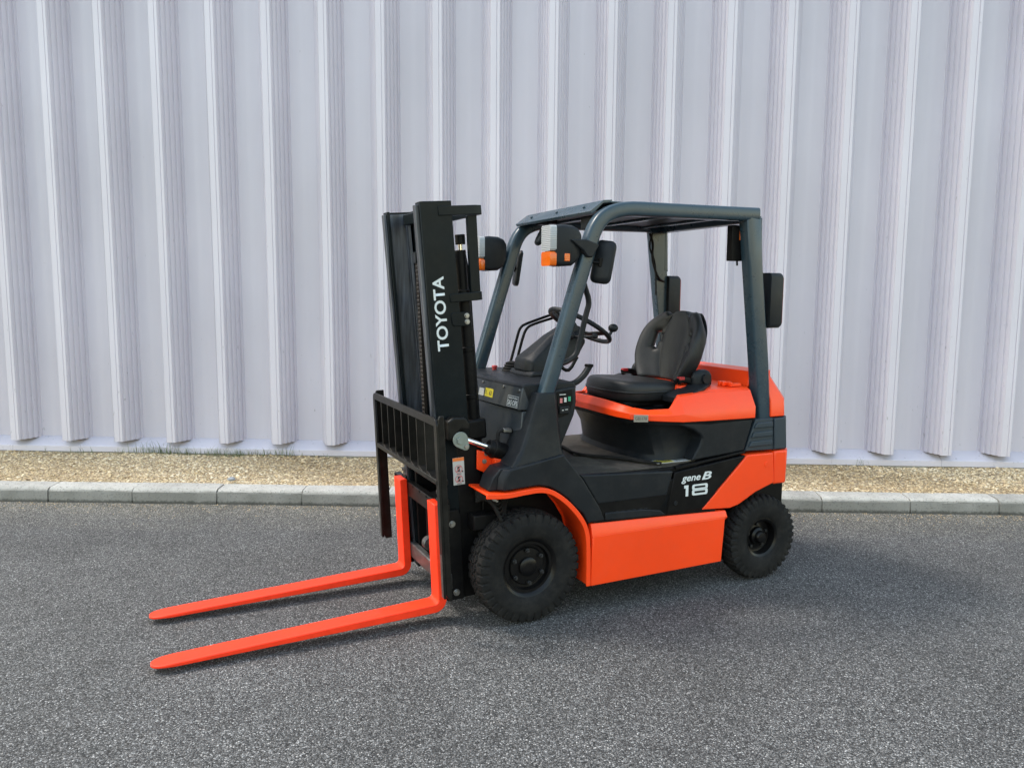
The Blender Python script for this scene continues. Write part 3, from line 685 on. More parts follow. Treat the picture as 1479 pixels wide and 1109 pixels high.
# --- step panel and tread
bm = new()
prism(bm, [(-.250, .668), (-.777, .640), (-.742, .520), (-.40, .520), (-.345, .52)], .440, .480)
sides(obj('step_panel', bm, 'plastic', fk, bevel=.008, segs=3))
bm = new(); prism(bm, [(-.36, .535), (-.75, .535), (-.735, .425), (-.38, .440)], .415, .432); sides(obj('step_recess', bm, 'plastic', fk, bevel=.003))
bm = new(); prism(bm, [(-.385, .475), (-.60, .468), (-.70, .452), (-.715, .440), (-.735, .425), (-.385, .440)], .430, .486); stp = obj('step_tread', bm, 'plastic', fk, bevel=.004)
for r_ in range(3):
    for k in range(7):
        bm = new(); xx = -.41-.033*k; box(bm, xx, xx-.020, .437+.016*r_, .447+.016*r_, .470-.0003*k, .4765-.0006*k); obj('tread_cleat', bm, 'plastic', stp, bevel=.002)
mirror(stp)
bm = new(); prism(bm, [(-.60, .465), (-.742, .52), (-.772, .54), (-.735, .425), (-.70, .45)], .432, .478, pts2=[(-.69, .452), (-.742, .52), (-.772, .54), (-.735, .425), (-.71, .44)]); sides(obj('step_wedge', bm, 'plastic', fk, bevel=.004))
bm = new(); prism(bm, [(-.783, .632), (-1.232, .680), (-.952, .427), (-.741, .428)], .440, .483); wp_ = obj('black_side_cover', bm, 'black', fk, bevel=.004); sides(wp_)
bm = new(); cyl(bm, (-.792, .482, .478), (-.792, .4865, .478), .011, 16); obj('plug', bm, 'plastic', fk, bevel=.001)
bm = new(); prism(bm, [(-.80, .655), (-.80, .642), (-1.238, .690), (-1.238, .702)], .42, .470); sides(obj('seam_strip', bm, 'black', fk, bevel=.002))

# --- floor
bm = new(); box(bm, -.02, -1.25, -.455, .455, .60, .652); obj('floor_plate', bm, 'black', fk, bevel=.004)
bm = new(); box(bm, -.10, -.84, -.44, .44, .652, .660); fl_ = obj('floor_mat', bm, 'mat', fk, bevel=.002)
for k in range(26):
    bm = new(); yy = .42-.013*k; box(bm, -.17, -.50, yy, yy-.006, .659, .6635); obj('mat_rib', bm, 'mat', fl_, bevel=.001)
flap = [(-.52, -.44), (-.50, -.10), (-.46, .05), (-.53, .16), (-.62, .24), (-.68, .37), (-.74, .435), (-.95, .435), (-.95, -.44)]
bm = new(); prism(bm, [(p[0], p[1]) for p in flap], .660, .672, 'z'); flo = obj('mat_flap', bm, 'mat', fk, bevel=.003)
bm = new(); tube(bm, [(p[0]+.004, p[1], .673) for p in flap[:7]], .008, 8, 2, ref=(0, 0, 1)); obj('flap_piping', bm, 'rubber', flo)
bm = new(); box(bm, -.715, -.945, .368, .434, .672, .6735)
lb = obj('warning_label', bm, 'sticker', fk, smooth=0)
bm = new(); box(bm, -.73, -.82, .374, .428, .6735, .6741); obj('label_print', bm, 'yellow', lb, smooth=0)
for k in range(5):
    bm = new(); box(bm, -.735-.0, -.81, .379+.010*k, .382+.010*k, .6741, .6745); obj('label_line', bm, 'darkprint', lb, smooth=0)
    bm = new(); box(bm, -.835, -.945, .379+.010*k, .381+.010*k, .6735, .6741); obj('label_line', bm, 'darkprint', lb, smooth=0)

# --- seat pedestal, lower hood sides
def ped_ring(z, xf, hw, xr=-1.24, k=.12):
    pts = []
    for i in range(9):
        a = -PI/2+PI*i/8; pts.append((xf-k+k*math.cos(a), hw*math.sin(a) if abs(math.sin(a)) < .999 else hw*math.sin(a), z))
    return [(xr, -hw, z)]+pts+[(xr, hw, z)]
bm = new(); rings(bm, [ped_ring(.655, -.66, .40), ped_ring(.70, -.675, .385), ped_ring(.78, -.655, .375), ped_ring(.86, -.62, .40), ped_ring(.885, -.60, .43)]); obj('seat_pedestal', bm, 'plastic', fk, bevel=.004, smooth=50)
low = [(-.90, .676), (-1.236, .700), (-1.290, .866), (-.85, .872), (-.80, .868), (-.90, .835), (-.945, .808), (-.962, .786), (-.945, .745)]
bm = new(); prism(bm, low, .30, .464, pts2=low); sides(obj('hood_side_lower', bm, 'plastic', fk, bevel=.010, segs=3))

# --- orange battery hood
plan = [(-.552, 0), (-.548, .16), (-.556, .30), (-.585, .375), (-.66, .430), (-.78, .460), (-.84, .468), (-1.00, .470), (-1.296, .468)]
crest = [.965, .963, .955, .945, .935, .938, 1.000, 1.012, 1.014]
bott = [.898, .897, .895, .892, .888, .880, .876, .873, .870]
crease = [.930, .930, .926, .922, .917, .914, .918, .922, .928]
inn = [.030, .030, .030, .034, .036, .040, .042, .044, .046]
def both(f):   # go round the plan from the right rear, over the front, to the left rear
    n_ = len(plan); out = []
    for i in range(n_-1, 0, -1): out.append((i, -1))
    for i in range(n_): out.append((i, 1))
    return [f(i, s) for i, s in out]
def inset(i, d):
    a = Vector(plan[max(0, i-1)]) if i > 0 else Vector((plan[1][0], -plan[1][1])); b = Vector(plan[min(len(plan)-1, i+1)])
    t = (b-a).normalized(); nrm = Vector((-t.y, -t.x*-1)); nrm = Vector((-t.y, t.x))
    c = Vector((-1.0, 0)); p = Vector(plan[i])
    if nrm.dot(c-p) < 0: nrm = -nrm
    return p+nrm*d
lines = []
lines.append(both(lambda i, s: (inset(i, .03)[0], s*inset(i, .03)[1], bott[i]-.002)))
lines.append(both(lambda i, s: (plan[i][0], s*plan[i][1], bott[i])))
lines.append(both(lambda i, s: (plan[i][0]-.001, s*(plan[i][1]), crease[i])))
lines.append(both(lambda i, s: (inset(i, inn[i])[0], s*inset(i, inn[i])[1], crest[i])))
lines.append(both(lambda i, s: (inset(i, inn[i]+.014)[0], s*inset(i, inn[i]+.014)[1], crest[i]+.001)))
lines.append(both(lambda i, s: (inset(i, inn[i]+.026)[0], s*inset(i, inn[i]+.026)[1], (crest[i]-.03 if i < 6 else crest[i]+.004))))
bm = new(); Vv = [[bm.verts.new(p) for p in l] for l in lines]
for a, b in zip(Vv, Vv[1:]):
    for j in range(len(a)-1): bm.faces.new((a[j], a[j+1], b[j+1], b[j]))
hood = obj('battery_hood', bm, 'orange', fk, bevel=.003, smooth=28)
# the trough the seat stands in, the deck behind it
bm = new(); dk = [(p[0]-.05, p[1]*.90) for p in plan[:6]]; poly = [(-.86, -.405)]+[(x, -y) for x, y in dk[::-1]][:-1]+dk+[(-.86, .405)]
prism(bm, poly, .900, .922, 'z'); obj('seat_deck', bm, 'black', fk, bevel=.003)
bm = new()
prism(bm, [(-.97, 1.030), (-1.300, 1.034), (-1.300, .95), (-.95, .95), (-.95, 1.00)], -.27, .27)
for s in (1, -1):
    rings(bm, [[(x, s*.27, z), (x, s*.402, z-.008), (x, s*.416, z-.018), (x, s*.416, .95), (x, s*.27, .95)] for x, z in ((-.90, .985), (-1.00, 1.022), (-1.06, 1.031), (-1.297, 1.034))])
obj('hood_deck', bm, 'orange', fk, bevel=.004)
bm = new(); rings(bm, [[(x, .25, z), (x, yo, z), (x, yo, z-.03), (x, .25, z-.03)] for x, z, yo in ((-.865, .985, .395), (-.95, 1.014, .408), (-1.02, 1.034, .395), (-1.11, 1.040, .33))]); sides(obj('seat_rail_cover', bm, 'plastic', fk, bevel=.004))
bm = new(); box(bm, -1.17, -1.215, .315, .335, 1.03, 1.052); box(bm, -1.17, -1.225, .345, .36, 1.03, 1.052); box(bm, -1.19, -1.26, .372, .395, 1.03, 1.046); cyl(bm, (-1.195, .30, 1.045), (-1.195, .40, 1.045), .008, 10); obj('hood_latch', bm, 'orange', fk, bevel=.003)
bm = new(); box(bm, -.545, -.615, .4575, .4612, .893, .928)
hl = obj('serial_label', bm, 'beige', fk, smooth=0); hl.rotation_euler = (0, 0, 0)
hl.location = (.0, 0, 0)
hl.matrix_local = Matrix.Translation((-.615, .420, 0)) @ Matrix.Rotation(math.radians(-24), 4, 'Z') @ Matrix.Translation((.580, -.4475, -.006))
text('label_print', 'GB1178', hl, (-.552, .4614, .902), (-1, 0, 0), (0, 0, 1), .056, .016, 'darkprint', thick=0)
bm = new(); sweep(bm, [(p[0]+.002, p[1], p[2]-.012) for p in lines[1]], rrect(.012, .022, .003, 2), ref=(0, 0, 1)); bm.free()
bm = new(); rs = []
for a, b in zip(lines[0], lines[1]):
    o_ = Vector(b); i_ = Vector((a[0], a[1], 0)); d_ = (Vector((i_.x, i_.y, 0))-Vector((o_.x, o_.y, 0))).normalized()
    rs.append([(o_.x+d_.x*.003, o_.y+d_.y*.003, o_.z-.001), (o_.x+d_.x*.006, o_.y+d_.y*.006, o_.z-.018), (o_.x+d_.x*.05, o_.y+d_.y*.05, o_.z-.020), (o_.x+d_.x*.05, o_.y+d_.y*.05, o_.z-.003)])
rings(bm, rs); obj('hood_rim', bm, 'black', fk, smooth=40)

# --- rear: counterweight and trims
cwl = [(-1.243, .681), (-1.418, .680), (-1.434, .518), (-1.308, .479), (-1.245, .447), (-1.195, .424), (-1.14, .412), (-.958, .424)]
bm = new(); prism(bm, cwl, .32, .482); sides(obj('counterweight_side', bm, 'orange', fk, bevel=.006, segs=3))
bm = new(); cyl(bm, (-1.375, .480, .622), (-1.375, .4845, .622), .014, 18); sides(obj('plug', bm, 'orange', fk, bevel=.001))
bm = new(); box(bm, -1.40, -1.24, -.32, .32, .49, .86); obj('counterweight_core', bm, 'black', fk, bevel=.004)
def rear_ring(z, xr, hw, xf=-1.44, c=.06):
    return [(xf, -hw, z), (xr+c, -hw, z), (xr, -hw+c, z), (xr, hw-c, z), (xr+c, hw, z), (xf, hw, z)]
bm = new(); rings(bm, [rear_ring(.504, -1.585, .468), rear_ring(.683, -1.590, .468)]); obj('counterweight', bm, 'orange', fk, bevel=.010, segs=3)
bm = new(); rings(bm, [rear_ring(.690, -1.588, .462, -1.442), rear_ring(.857, -1.580, .458, -1.442)]); obj('rear_band', bm, 'greytrim', fk, bevel=.006)
bm = new(); rings(bm, [rear_ring(.863, -1.580, .445, -1.425), rear_ring(.952, -1.578, .440, -1.425), rear_ring(1.082, -1.500, .388, -1.415, .05), rear_ring(1.090, -1.48, .37, -1.415, .05)]); obj('rear_hood', bm, 'orange', fk, bevel=.006, segs=3)
bm = new(); prism(bm, [(-1.322, 1.02), (-1.345, 1.102), (-1.48, 1.105), (-1.48, 1.02)], -.44, .372); prism(bm, [(-1.330, 1.02), (-1.36, 1.098), (-1.47, 1.10), (-1.47, 1.02)], -.43, -.05); obj('rear_wall', bm, 'orange', fk, bevel=.005)
vent = [(-1.311, .860), (-1.428, .860), (-1.440, .690), (-1.247, .697)]
bm = new(); prism(bm, vent, .36, .458); vo = obj('vent_panel', bm, 'greytrim', fk, bevel=.004)
for k in range(3):
    z = .725+.048*k; x0 = -1.262-.012-.0125*k*1.3; bm = new(); prism(bm, [(x0-.008, z+.020), (-1.425+.001*k, z+.022), (-1.428+.001*k, z-.006), (x0+.008, z-.008)], .456, .468); obj('vent_louvre', bm, 'greytrim', vo, bevel=.005, segs=3)
mirror(vo)
bm = new(); box(bm, -1.24, -1.56, -.42, .42, .30, .50); obj('rear_frame', bm, 'black', fk, bevel=.01)

# --- front cowl and dashboard
def cowlx(y): return .045-.075*abs(y)**1.6*1.3
ys = [-.43, -.36, -.25, -.12, 0, .12, .25, .36, .392]
def cowl_strip(bm, z0, z1, d0, d1, thick=.05):
    rs = [[(cowlx(y)+d0, y, z0), (cowlx(y)+d1, y, z1), (cowlx(y)+d1-thick, y, z1), (cowlx(y)+d0-thick, y, z0)] for y in ys]
    rings(bm, rs)
bm = new(); cowl_strip(bm, .975, 1.078, .006, -.012); obj('cowl_upper_panel', bm, 'cowl', fk, bevel=.004)
bm = new(); cowl_strip(bm, .70, .968, .012, -.012); obj('cowl_lower_panel', bm, 'cowl', fk, bevel=.004)
bm = new(); rs = [[(cowlx(y)-.010, y, 1.079), (cowlx(y)-.022, y, 1.092), (-.245-.02*math.cos(y*3), y, 1.094), (-.262-.02*math.cos(y*3), y, 1.07), (-.20, y, .93), (cowlx(y)-.06, y, .95)] for y in ys]
rings(bm, rs); obj('dashboard', bm, 'plastic', fk, bevel=.006, segs=3)
bm = new(); prism(bm, [(-.135, 1.06), (-.262, 1.075), (-.266, 1.00), (-.255, .94), (-.190, .80), (-.185, .66), (-.10, .66)], .30, .402); obj('dash_side', bm, 'plastic', fk, bevel=.010, segs=3)
bm = new(); prism(bm, [(-.135, 1.06), (-.262, 1.075), (-.266, 1.00), (-.255, .94), (-.190, .80), (-.185, .66), (-.10, .66)], -.43, -.30); obj('dash_side', bm, 'plastic', fk, bevel=.010, segs=3)
bm = new(); box(bm, -.10, -.19, -.42, .40, .655, 1.05); obj('dash_back', bm, 'plastic', fk, bevel=.01)
kp = [(-.158, 1.050), (-.240, 1.062), (-.244, .998), (-.222, .945), (-.165, .928)]
bm = new(); prism(bm, kp, .400, .4055); ko = obj('key_panel', bm, 'black', fk, bevel=.003)
for k, mk in enumerate(('red', 'sticker', 'green')):
    bm = new(); box(bm, -.174-.022*k, -.187-.022*k, .4055, .4068, 1.000+.003*k, 1.022+.003*k); obj('panel_switch', bm, {'red': 'pinkprint', 'sticker': 'sticker', 'green': 'green'}[mk], ko, smooth=0)
bm = new(); box(bm, -.172, -.205, .4055, .4065, 1.037, 1.041); obj('panel_print', bm, 'sticker', ko, smooth=0)
bm = new(); box(bm, -.168, -.222, .4055, .415, .950, .985); obj('charge_socket', bm, 'plastic', ko, bevel=.004)
bm = new(); box(bm, -.18, -.19, .415, .4158, .965, .969); box(bm, -.197, -.212, .415, .4158, .968, .971); obj('panel_print', bm, 'sticker', ko, smooth=0)

# stickers on the cowl
def on_cowl(y, z, d=.0012): return Vector((cowlx(y)+.0058-(z-.975)*.18+d, y, z))
def cowl_sticker(name, y0, y1, z0, z1, material, d=.0012):
    bm = new(); f = []
    for dd in (d-.0012, d):
        for (y, z) in ((y0, z0), (y1, z0), (y1, z1), (y0, z1)): f.append(bm.verts.new(on_cowl(y, z, dd)))
    bm.faces.new(f[4:]); bm.faces.new(f[:4][::-1])
    for i in range(4): bm.faces.new((f[i], f[(i+1) % 4], f[4+(i+1) % 4], f[4+i]))
    return obj(name, bm, material, fk, smooth=0)
cowl_sticker('paper_sticker', -.035, .025, 1.000, 1.036, 'sticker')
ys_ = cowl_sticker('inspection_sticker', .040, .126, 1.002, 1.042, 'yellow')
def cowl_text(name, body, y0, z0, w, h, material, parent, bold=.01):
    a = on_cowl(y0, z0, .0022); b = on_cowl(y0+w, z0, .0022); c = on_cowl(y0, z0+h, .0022)
    return text(name, body, parent, a, b-a, c-a, w, h, material, bold=bold)
cowl_text('sticker_print', '1.', .050, 1.012, .018, .020, 'darkprint', ys_); cowl_text('sticker_print', '62', .088, 1.011, .026, .022, 'darkprint', ys_)
bm = new()
for z0, z1, y0, y1 in ((1.032, 1.0335, .278, .375), (.984, .9855, .278, .375)):
    V8 = [bm.verts.new(on_cowl(y, z, .002)) for y, z in ((y0, z0), (y1, z0), (y1, z1), (y0, z1))]; bm.faces.new(V8)
for y0, y1 in ((.278, .2795), (.3735, .375)):
    V8 = [bm.verts.new(on_cowl(y, z, .002)) for y, z in ((y0, .984), (y1, .984), (y1, 1.0335), (y0, 1.0335))]; bm.faces.new(V8)
so_ = obj('system_badge', bm, 'white', fk, smooth=0)
cowl_text('badge_print', 'SAS·OPS', .283, .990, .087, .024, 'white', so_, .008); cowl_text('badge_print', 'Operator Presence', .285, 1.019, .082, .009, 'white', so_, .02)
cowl_text('air_slot', 'VV', .345, 1.047, .025, .012, 'darkprint', so_, .02)
for y, z in ((-.0, 1.066), (.225, 1.066), (.372, 1.063)):
    bm = new(); p = on_cowl(y, z, 0); cyl(bm, p, p+Vector((.006, 0, .001)), .007, 12); obj('cowl_bolt', bm, 'steel', fk, bevel=.001)

# dash furniture
bm = new(); cyl(bm, (-.16, -.30, 1.09), (-.16, -.30, 1.108), .012, 16); cyl(bm, (-.16, -.30, 1.106), (-.16, -.30, 1.116), .017, 16, .014); obj('emergency_button', bm, 'red', fk, bevel=.002)
bm = new(); rs_ = [(.052, 1.09), (.052, 1.10), (.044, 1.104), (.048, 1.112), (.039, 1.116), (.042, 1.125), (.032, 1.130), (.034, 1.138), (.022, 1.142), (.010, 1.146)]
lathe(bm, [(r, z) for r, z in rs_], (-.215, -.20, 0), 24, axis='z'); obj('lever_boot', bm, 'rubber', fk, smooth=50)
for k, yy in enumerate((-.225, -.175)):
    bm = new(); tube(bm, [(-.215-.01*k, yy, 1.12), (-.255-.008*k, yy, 1.26), (-.275-.01*k, yy, 1.325-.008*k), (-.32, yy, 1.345-.006*k), (-.48, yy-.01, 1.392-.012*k)], .0075, 10, 2); lv = obj('control_lever', bm, 'black', fk, smooth=60)
    bm = new(); ellipsoid(bm, (-.49, yy-.01, 1.398-.012*k), .024, .015, .017); obj('lever_knob', bm, 'plastic', lv, smooth=80)
bm = new(); rings(bm, [[(x+dx, y, z) for dx, y in ((.05, -.13), (.06, -.05), (.06, .05), (.05, .13), (-.07, .13), (-.07, -.13))] for x, z in ((-.21, 1.09), (-.225, 1.118))]); obj('column_base', bm, 'plastic', fk, bevel=.012, segs=3)
def col_ring(x, z, hw, hx, hz): return [(x+hx, -hw*.6, z+hz), (x+hx, hw*.6, z+hz), (x+hx*.7, hw, z+hz*.6), (x-hx*.7, hw, z-hz*.6), (x-hx, hw*.6, z-hz), (x-hx, -hw*.6, z-hz), (x-hx*.7, -hw, z-hz*.6), (x+hx*.7, -hw, z+hz*.6)]
bm = new(); rings(bm, [col_ring(-.235, 1.105, .10, .075, .012), col_ring(-.245, 1.155, .10, .078, .020), col_ring(-.285, 1.185, .085, .066, .030), col_ring(-.355, 1.238, .062, .044, .050), col_ring(-.440, 1.300, .050, .030, .045), col_ring(-.480, 1.336, .040, .022, .036)]); obj('steering_column', bm, 'plastic', fk, bevel=.008, segs=3, smooth=50)
bm = new(); rings(bm, [col_ring(-.30, 1.14, .085, .05, .03), col_ring(-.43, 1.235, .075, .05, .05), col_ring(-.50, 1.29, .05, .03, .04)]); obj('column_cover', bm, 'plastic', fk, bevel=.01, smooth=50)
bm = new(); tube(bm, [(-.42, .03, 1.285), (-.47, .12, 1.285), (-.49, .17, 1.29)], .007, 8, 2); ellipsoid(bm, (-.495, .18, 1.292), .016, .018, .014); obj('direction_stalk', bm, 'plastic', fk, smooth=60)
bm = new(); ellipsoid(bm, (-.40, .10, 1.292), .022, .022, .022); cyl(bm, (-.40, .03, 1.28), (-.40, .09, 1.29), .010, 10); obj('column_knob', bm, 'plastic', fk, smooth=60)
# steering wheel: centre, tilted plane
SC = Vector((-.512, 0, 1.338)); ax = Vector((-math.sin(math.radians(30)), 0, math.cos(math.radians(30)))); e1 = Vector((math.cos(math.radians(30)), 0, math.sin(math.radians(30)))); e2 = Vector((0, 1, 0))
bm = new(); sweep(bm, [SC+e1*.172*math.cos(a)+e2*.172*math.sin(a) for a in [2*PI*i/48 for i in range(48)]], circ(.0125, 10), ref=ax, closed=True); sw = obj('steering_wheel', bm, 'plastic', fk, smooth=80)
for a in (.35, PI-.35, -PI/2):
    d = e1*math.sin(a)*-1+e2*math.cos(a)
    bm = new(); sweep(bm, [SC-ax*.03+d*.03, SC-ax*.028+d*.09, SC-ax*.004+d*.168], rrect(.034, .012, .005, 2), ref=ax.cross(d)); obj('spoke', bm, 'plastic', sw, smooth=50)
bm = new(); cyl(bm, SC-ax*.06, SC-ax*.012, .045, 20, .038); obj('horn_pad', bm, 'plastic', sw, bevel=.006)
kd = (e2*math.cos(.75)-e1*math.sin(.75)); kb = SC+kd*.168
bm = new(); cyl(bm, kb, kb+ax*.035, .008, 10); ellipsoid(bm, kb+ax*.055, .026, .026, .022); obj('spinner_knob', bm, 'plastic', sw, smooth=80)
bm = new(); tube(bm, [(-.275, .405, 1.600), (-.318, .37, 1.535), (-.352, .36, 1.463), (-.334, .36, 1.41), (-.300, .36, 1.27), (-.284, .36, 1.215), (-.235, .36, 1.185), (-.165, .39, 1.176)], .0135, 10, 2); obj('grab_bar', bm, 'plastic', fk, smooth=60)
bm = new(); sweep(bm, smoothpath([(-.24, .24, 1.075), (-.33, .25, 1.06), (-.39, .25, 1.10), (-.425, .25, 1.152)], 2), rrect(.030, .026, .006, 2)); ph_ = obj('parking_brake_lever', bm, 'plastic', fk, smooth=50)
bm = new(); box(bm, -.405, -.437, .232, .268, 1.146, 1.160); obj('lever_cap', bm, 'black', ph_, bevel=.003)
bm = new(); tube(bm, [(-.30, .16, 1.16), (-.33, .17, 1.125), (-.36, .17, 1.125), (-.40, .17, 1.19)], .009, 8, 1); obj('column_tilt_lever', bm, 'black', fk, smooth=60)

# --- overhead guard
GY = .41
leg = smoothpath([(-.045, .405, .92), (-.103, .408, 1.06), (-.222, GY, 1.444), (-.302, GY, 1.690), (-.336, GY, 1.800), (-.395, GY, 1.866), (-.50, GY, 1.897), (-.64, GY, 1.899)], 3)
leg += [Vector((-.90, GY, 1.902)), Vector((-1.30, GY, 1.908))]
sec = rrect(.060, .068, .015, 3)
bm = new(); sweep(bm, leg, sec, ref=(0, 1, 0)); gl = obj('guard_rail', bm, 'guard', fk, smooth=50); sides(gl)
rp = [(-1.228, 1.895), (-1.265, 1.66), (-1.345, 1.165), (-1.372, .855)]
bm = new(); rings(bm, [[(xf-.006, GY+.026, z), (xf, GY+.014, z), (xf, GY-.034, z), (xb, GY-.034, z), (xb, GY+.020, z), (xb+.010, GY+.028, z), (xf-.028, GY+.030, z)] for xf, xb, z in ((-1.215, -1.318, 1.90), (-1.246, -1.338, 1.66), (-1.312, -1.406, 1.165), (-1.352, -1.436, .850))])
rpo = obj('guard_pillar', bm, 'guard', fk, bevel=.004, smooth=40); sides(rpo)
bm = new(); sweep(bm, [(-.330, -.405, 1.872), (-.330, .405, 1.872)], [(0, 0)]*0 or rrect(.001, .001, .0003, 1)) if False else None
bm = new(); rings(bm, [[(-.338, y, 1.868), (-.330, y, 1.880), (-.405, y, 1.934), (-.450, y, 1.938), (-.450, y, 1.925), (-.402, y, 1.920), (-.350, y, 1.872)] for y in (-.405, .385)]); fp = obj('guard_front_plate', bm, 'guard', fk, bevel=.002)
for y in (-.28, 0.0, .27):
    bm = new(); p = Vector((-.367, y, 1.907)); cyl(bm, p, p+Vector((.004, 0, .006)), .007, 8); obj('plate_bolt', bm, 'guard', fp, bevel=.001)
bm = new(); box(bm, -.44, -1.33, -.395, .395, 1.922, 1.930); obj('guard_roof_panel', bm, 'guard', fk, bevel=.002)
bm = new(); box(bm, -.455, -1.265, -.378, .378, 1.900, 1.9205); obj('guard_roof_lining', bm, 'black', fk, bevel=.003)
for x in (-.56, -.86, -1.14):
    bm = new(); box(bm, x, x-.035, -.376, .376, 1.888, 1.8995); obj('guard_roof_bar', bm, 'guard', fk, bevel=.003)
bm = new(); box(bm, -1.27, -1.335, -.39, .39, 1.870, 1.920); obj('guard_rear_beam', bm, 'guard', fk, bevel=.006)
for k in range(3):
    bm = new(); x = -.55-.3*k; cyl(bm, (x, .36, 1.886), (x, .36, 1.893), .010, 8); obj('roof_bolt', bm, 'black', fk)
bm = new(); prism(bm, [(-1.318, 1.88), (-1.334, 1.895), (-1.345, 1.64), (-1.320, 1.65)], .375, .42); sides(obj('pillar_gusset', bm, 'guard', fk, bevel=.003))

# --- lamps, mirrors
def headlamp(s):
    y0 = .40; e = empty('headlamp_tmp')
    bpy.data.objects.remove(e)
    bm = new(); rs = []
    for x, z0, z1, w_ in ((-.118, 1.628, 1.803, .050), (-.15, 1.622, 1.808, .052), (-.205, 1.626, 1.806, .052), (-.238, 1.650, 1.794, .048), (-.255, 1.680, 1.775, .040)):
        rs.append([(x, y0+a, (z0+z1)/2+b) for a, b in rrect(2*w_, z1-z0, .018, 3)])
    rings(bm, rs); hb = obj('headlamp', bm, 'plastic', fk, smooth=50)
    def lensbox(n, z0, z1, material):
        bm = new(); rs = [[(x, y0+a, (z0+z1)/2+b) for a, b in rrect(2*w_, z1-z0, .010, 2)] for x, w_ in ((-.122, .0515), (-.104, .050), (-.094, .043))]
        rings(bm, rs); return obj(n, bm, material, hb, smooth=50)
    lensbox('clear_lens', 1.690, 1.803, 'lens'); lensbox('amber_lens', 1.624, 1.687, 'amber')
    bm = new(); box(bm, -.162, -.190, y0+.046, y0+.0545, 1.645, 1.680); obj('side_marker', bm, 'amber', hb, bevel=.003)
    bm = new(); prism(bm, [(-.19, 1.742), (-.27, 1.745), (-.338, 1.725), (-.305, 1.665), (-.275, 1.668), (-.255, 1.695), (-.205, 1.728)], y0+.02, y0+.062); obj('lamp_bracket', bm, 'plastic', hb, bevel=.005)
    return hb
sides(headlamp(1))
# mirrors (rounded plates on short arms), near and far
def mirror_plate(cx, cy, cz, w, h, rz, rx, name='side_mirror', roll=0.0):
    Mx = Matrix.Translation((cx, cy, cz)) @ Matrix.Rotation(rz, 4, 'Z') @ Matrix.Rotation(rx, 4, 'Y') @ Matrix.Rotation(roll, 4, 'X')
    bm = new(); rs = []
    for x, k in ((.014, .72), (.010, .92), (0, 1), (-.010, 1)):
        rs.append([Mx @ Vector((x, a*k, b*k)) for a, b in rrect(w, h, .028, 4)])
    rings(bm, rs); o = obj(name, bm, 'plastic', fk, smooth=50)
    bm = new(); rings(bm, [[Mx @ Vector((x, a, b)) for a, b in rrect(w*.93, h*.95, .024, 4)] for x in (-.0101, -.0125)]); obj('mirror_glass', bm, 'mirror', o, smooth=0)
    return o
m1 = mirror_plate(-.380, .425, 1.648, .100, .200, math.radians(40), math.radians(-8), roll=math.radians(-7))
bm = new(); tube(bm, [(-.295, .42, 1.655), (-.335, .425, 1.645), (-.37, .432, 1.645)], .006, 8); box(bm, -.355, -.375, .415, .437, 1.625, 1.665); obj('mirror_arm', bm, 'black', m1, bevel=.002)
m2 = mirror_plate(-.385, -.49, 1.645, .12, .20, math.radians(-16), math.radians(-8))
bm = new(); tube(bm, [(-.295, -.42, 1.655), (-.335, -.44, 1.645), (-.37, -.48, 1.645)], .006, 8); box(bm, -.350, -.372, -.497, -.475, 1.625, 1.665); obj('mirror_arm', bm, 'black', m2, bevel=.002)
m3 = mirror_plate(-.412, -.25, 1.815, .080, .118, math.radians(-8), math.radians(-28), 'rear_view_mirror')
bm = new(); tube(bm, [(-.45, -.25, 1.91), (-.45, -.25, 1.86), (-.420, -.25, 1.82)], .007, 8); box(bm, -.41, -.47, -.32, -.18, 1.872, 1.899); obj('mirror_arm', bm, 'black', m3, bevel=.003)
bm = new(); box(bm, -.40, -.455, .18, .30, 1.81, 1.875); obj('buzzer_box', bm, 'plastic', fk, bevel=.006)

# --- rear lamps and boxes
bm = new(); rings(bm, [[(x, .40+a, 1.474+b) for a, b in rrect(.10*k, .285*k, .020, 3)] for x, k in ((-1.385, 1.0), (-1.458, 1.0), (-1.470, .95))]); rl = obj('rear_lamp', bm, 'plastic', fk, smooth=40)
bm = new(); rings(bm, [[(x, .40+a, 1.474+b) for a, b in rrect(.085*k, .265*k, .015, 3)] for x, k in ((-1.470, 1.0), (-1.478, .96))]); obj('rear_lens', bm, 'red', rl, smooth=40)
rl2 = mirror(rl); rl2.location.x += .045
bm = new(); box(bm, -1.180, -1.262, .335, .3745, 1.675, 1.855); bb = obj('controller_box', bm, 'black', fk, bevel=.003)
bm = new(); box(bm, -1.226, -1.244, .3745, .380, 1.78, 1.84); obj('amber_reflector', bm, 'amber', bb, bevel=.002)
bm = new(); tube(bm, [(-1.235, .355, 1.675), (-1.237, .355, 1.652)], .005, 8); obj('cable', bm, 'black', bb)
bm = new(); tube(bm, [(-1.20, -.37, 1.865), (-1.225, -.362, 1.80), (-1.21, -.36, 1.72), (-1.26, -.36, 1.60), (-1.32, -.38, 1.58)], .007, 8, 2); obj('lamp_cable', bm, 'rubber', fk, smooth=60)
bm = new(); tube(bm, [(-1.22, -.37, 1.865), (-1.19, -.365, 1.78), (-1.245, -.362, 1.70), (-1.25, -.36, 1.50)], .005, 8, 2); obj('lamp_cable', bm, 'rubber', fk, smooth=60)

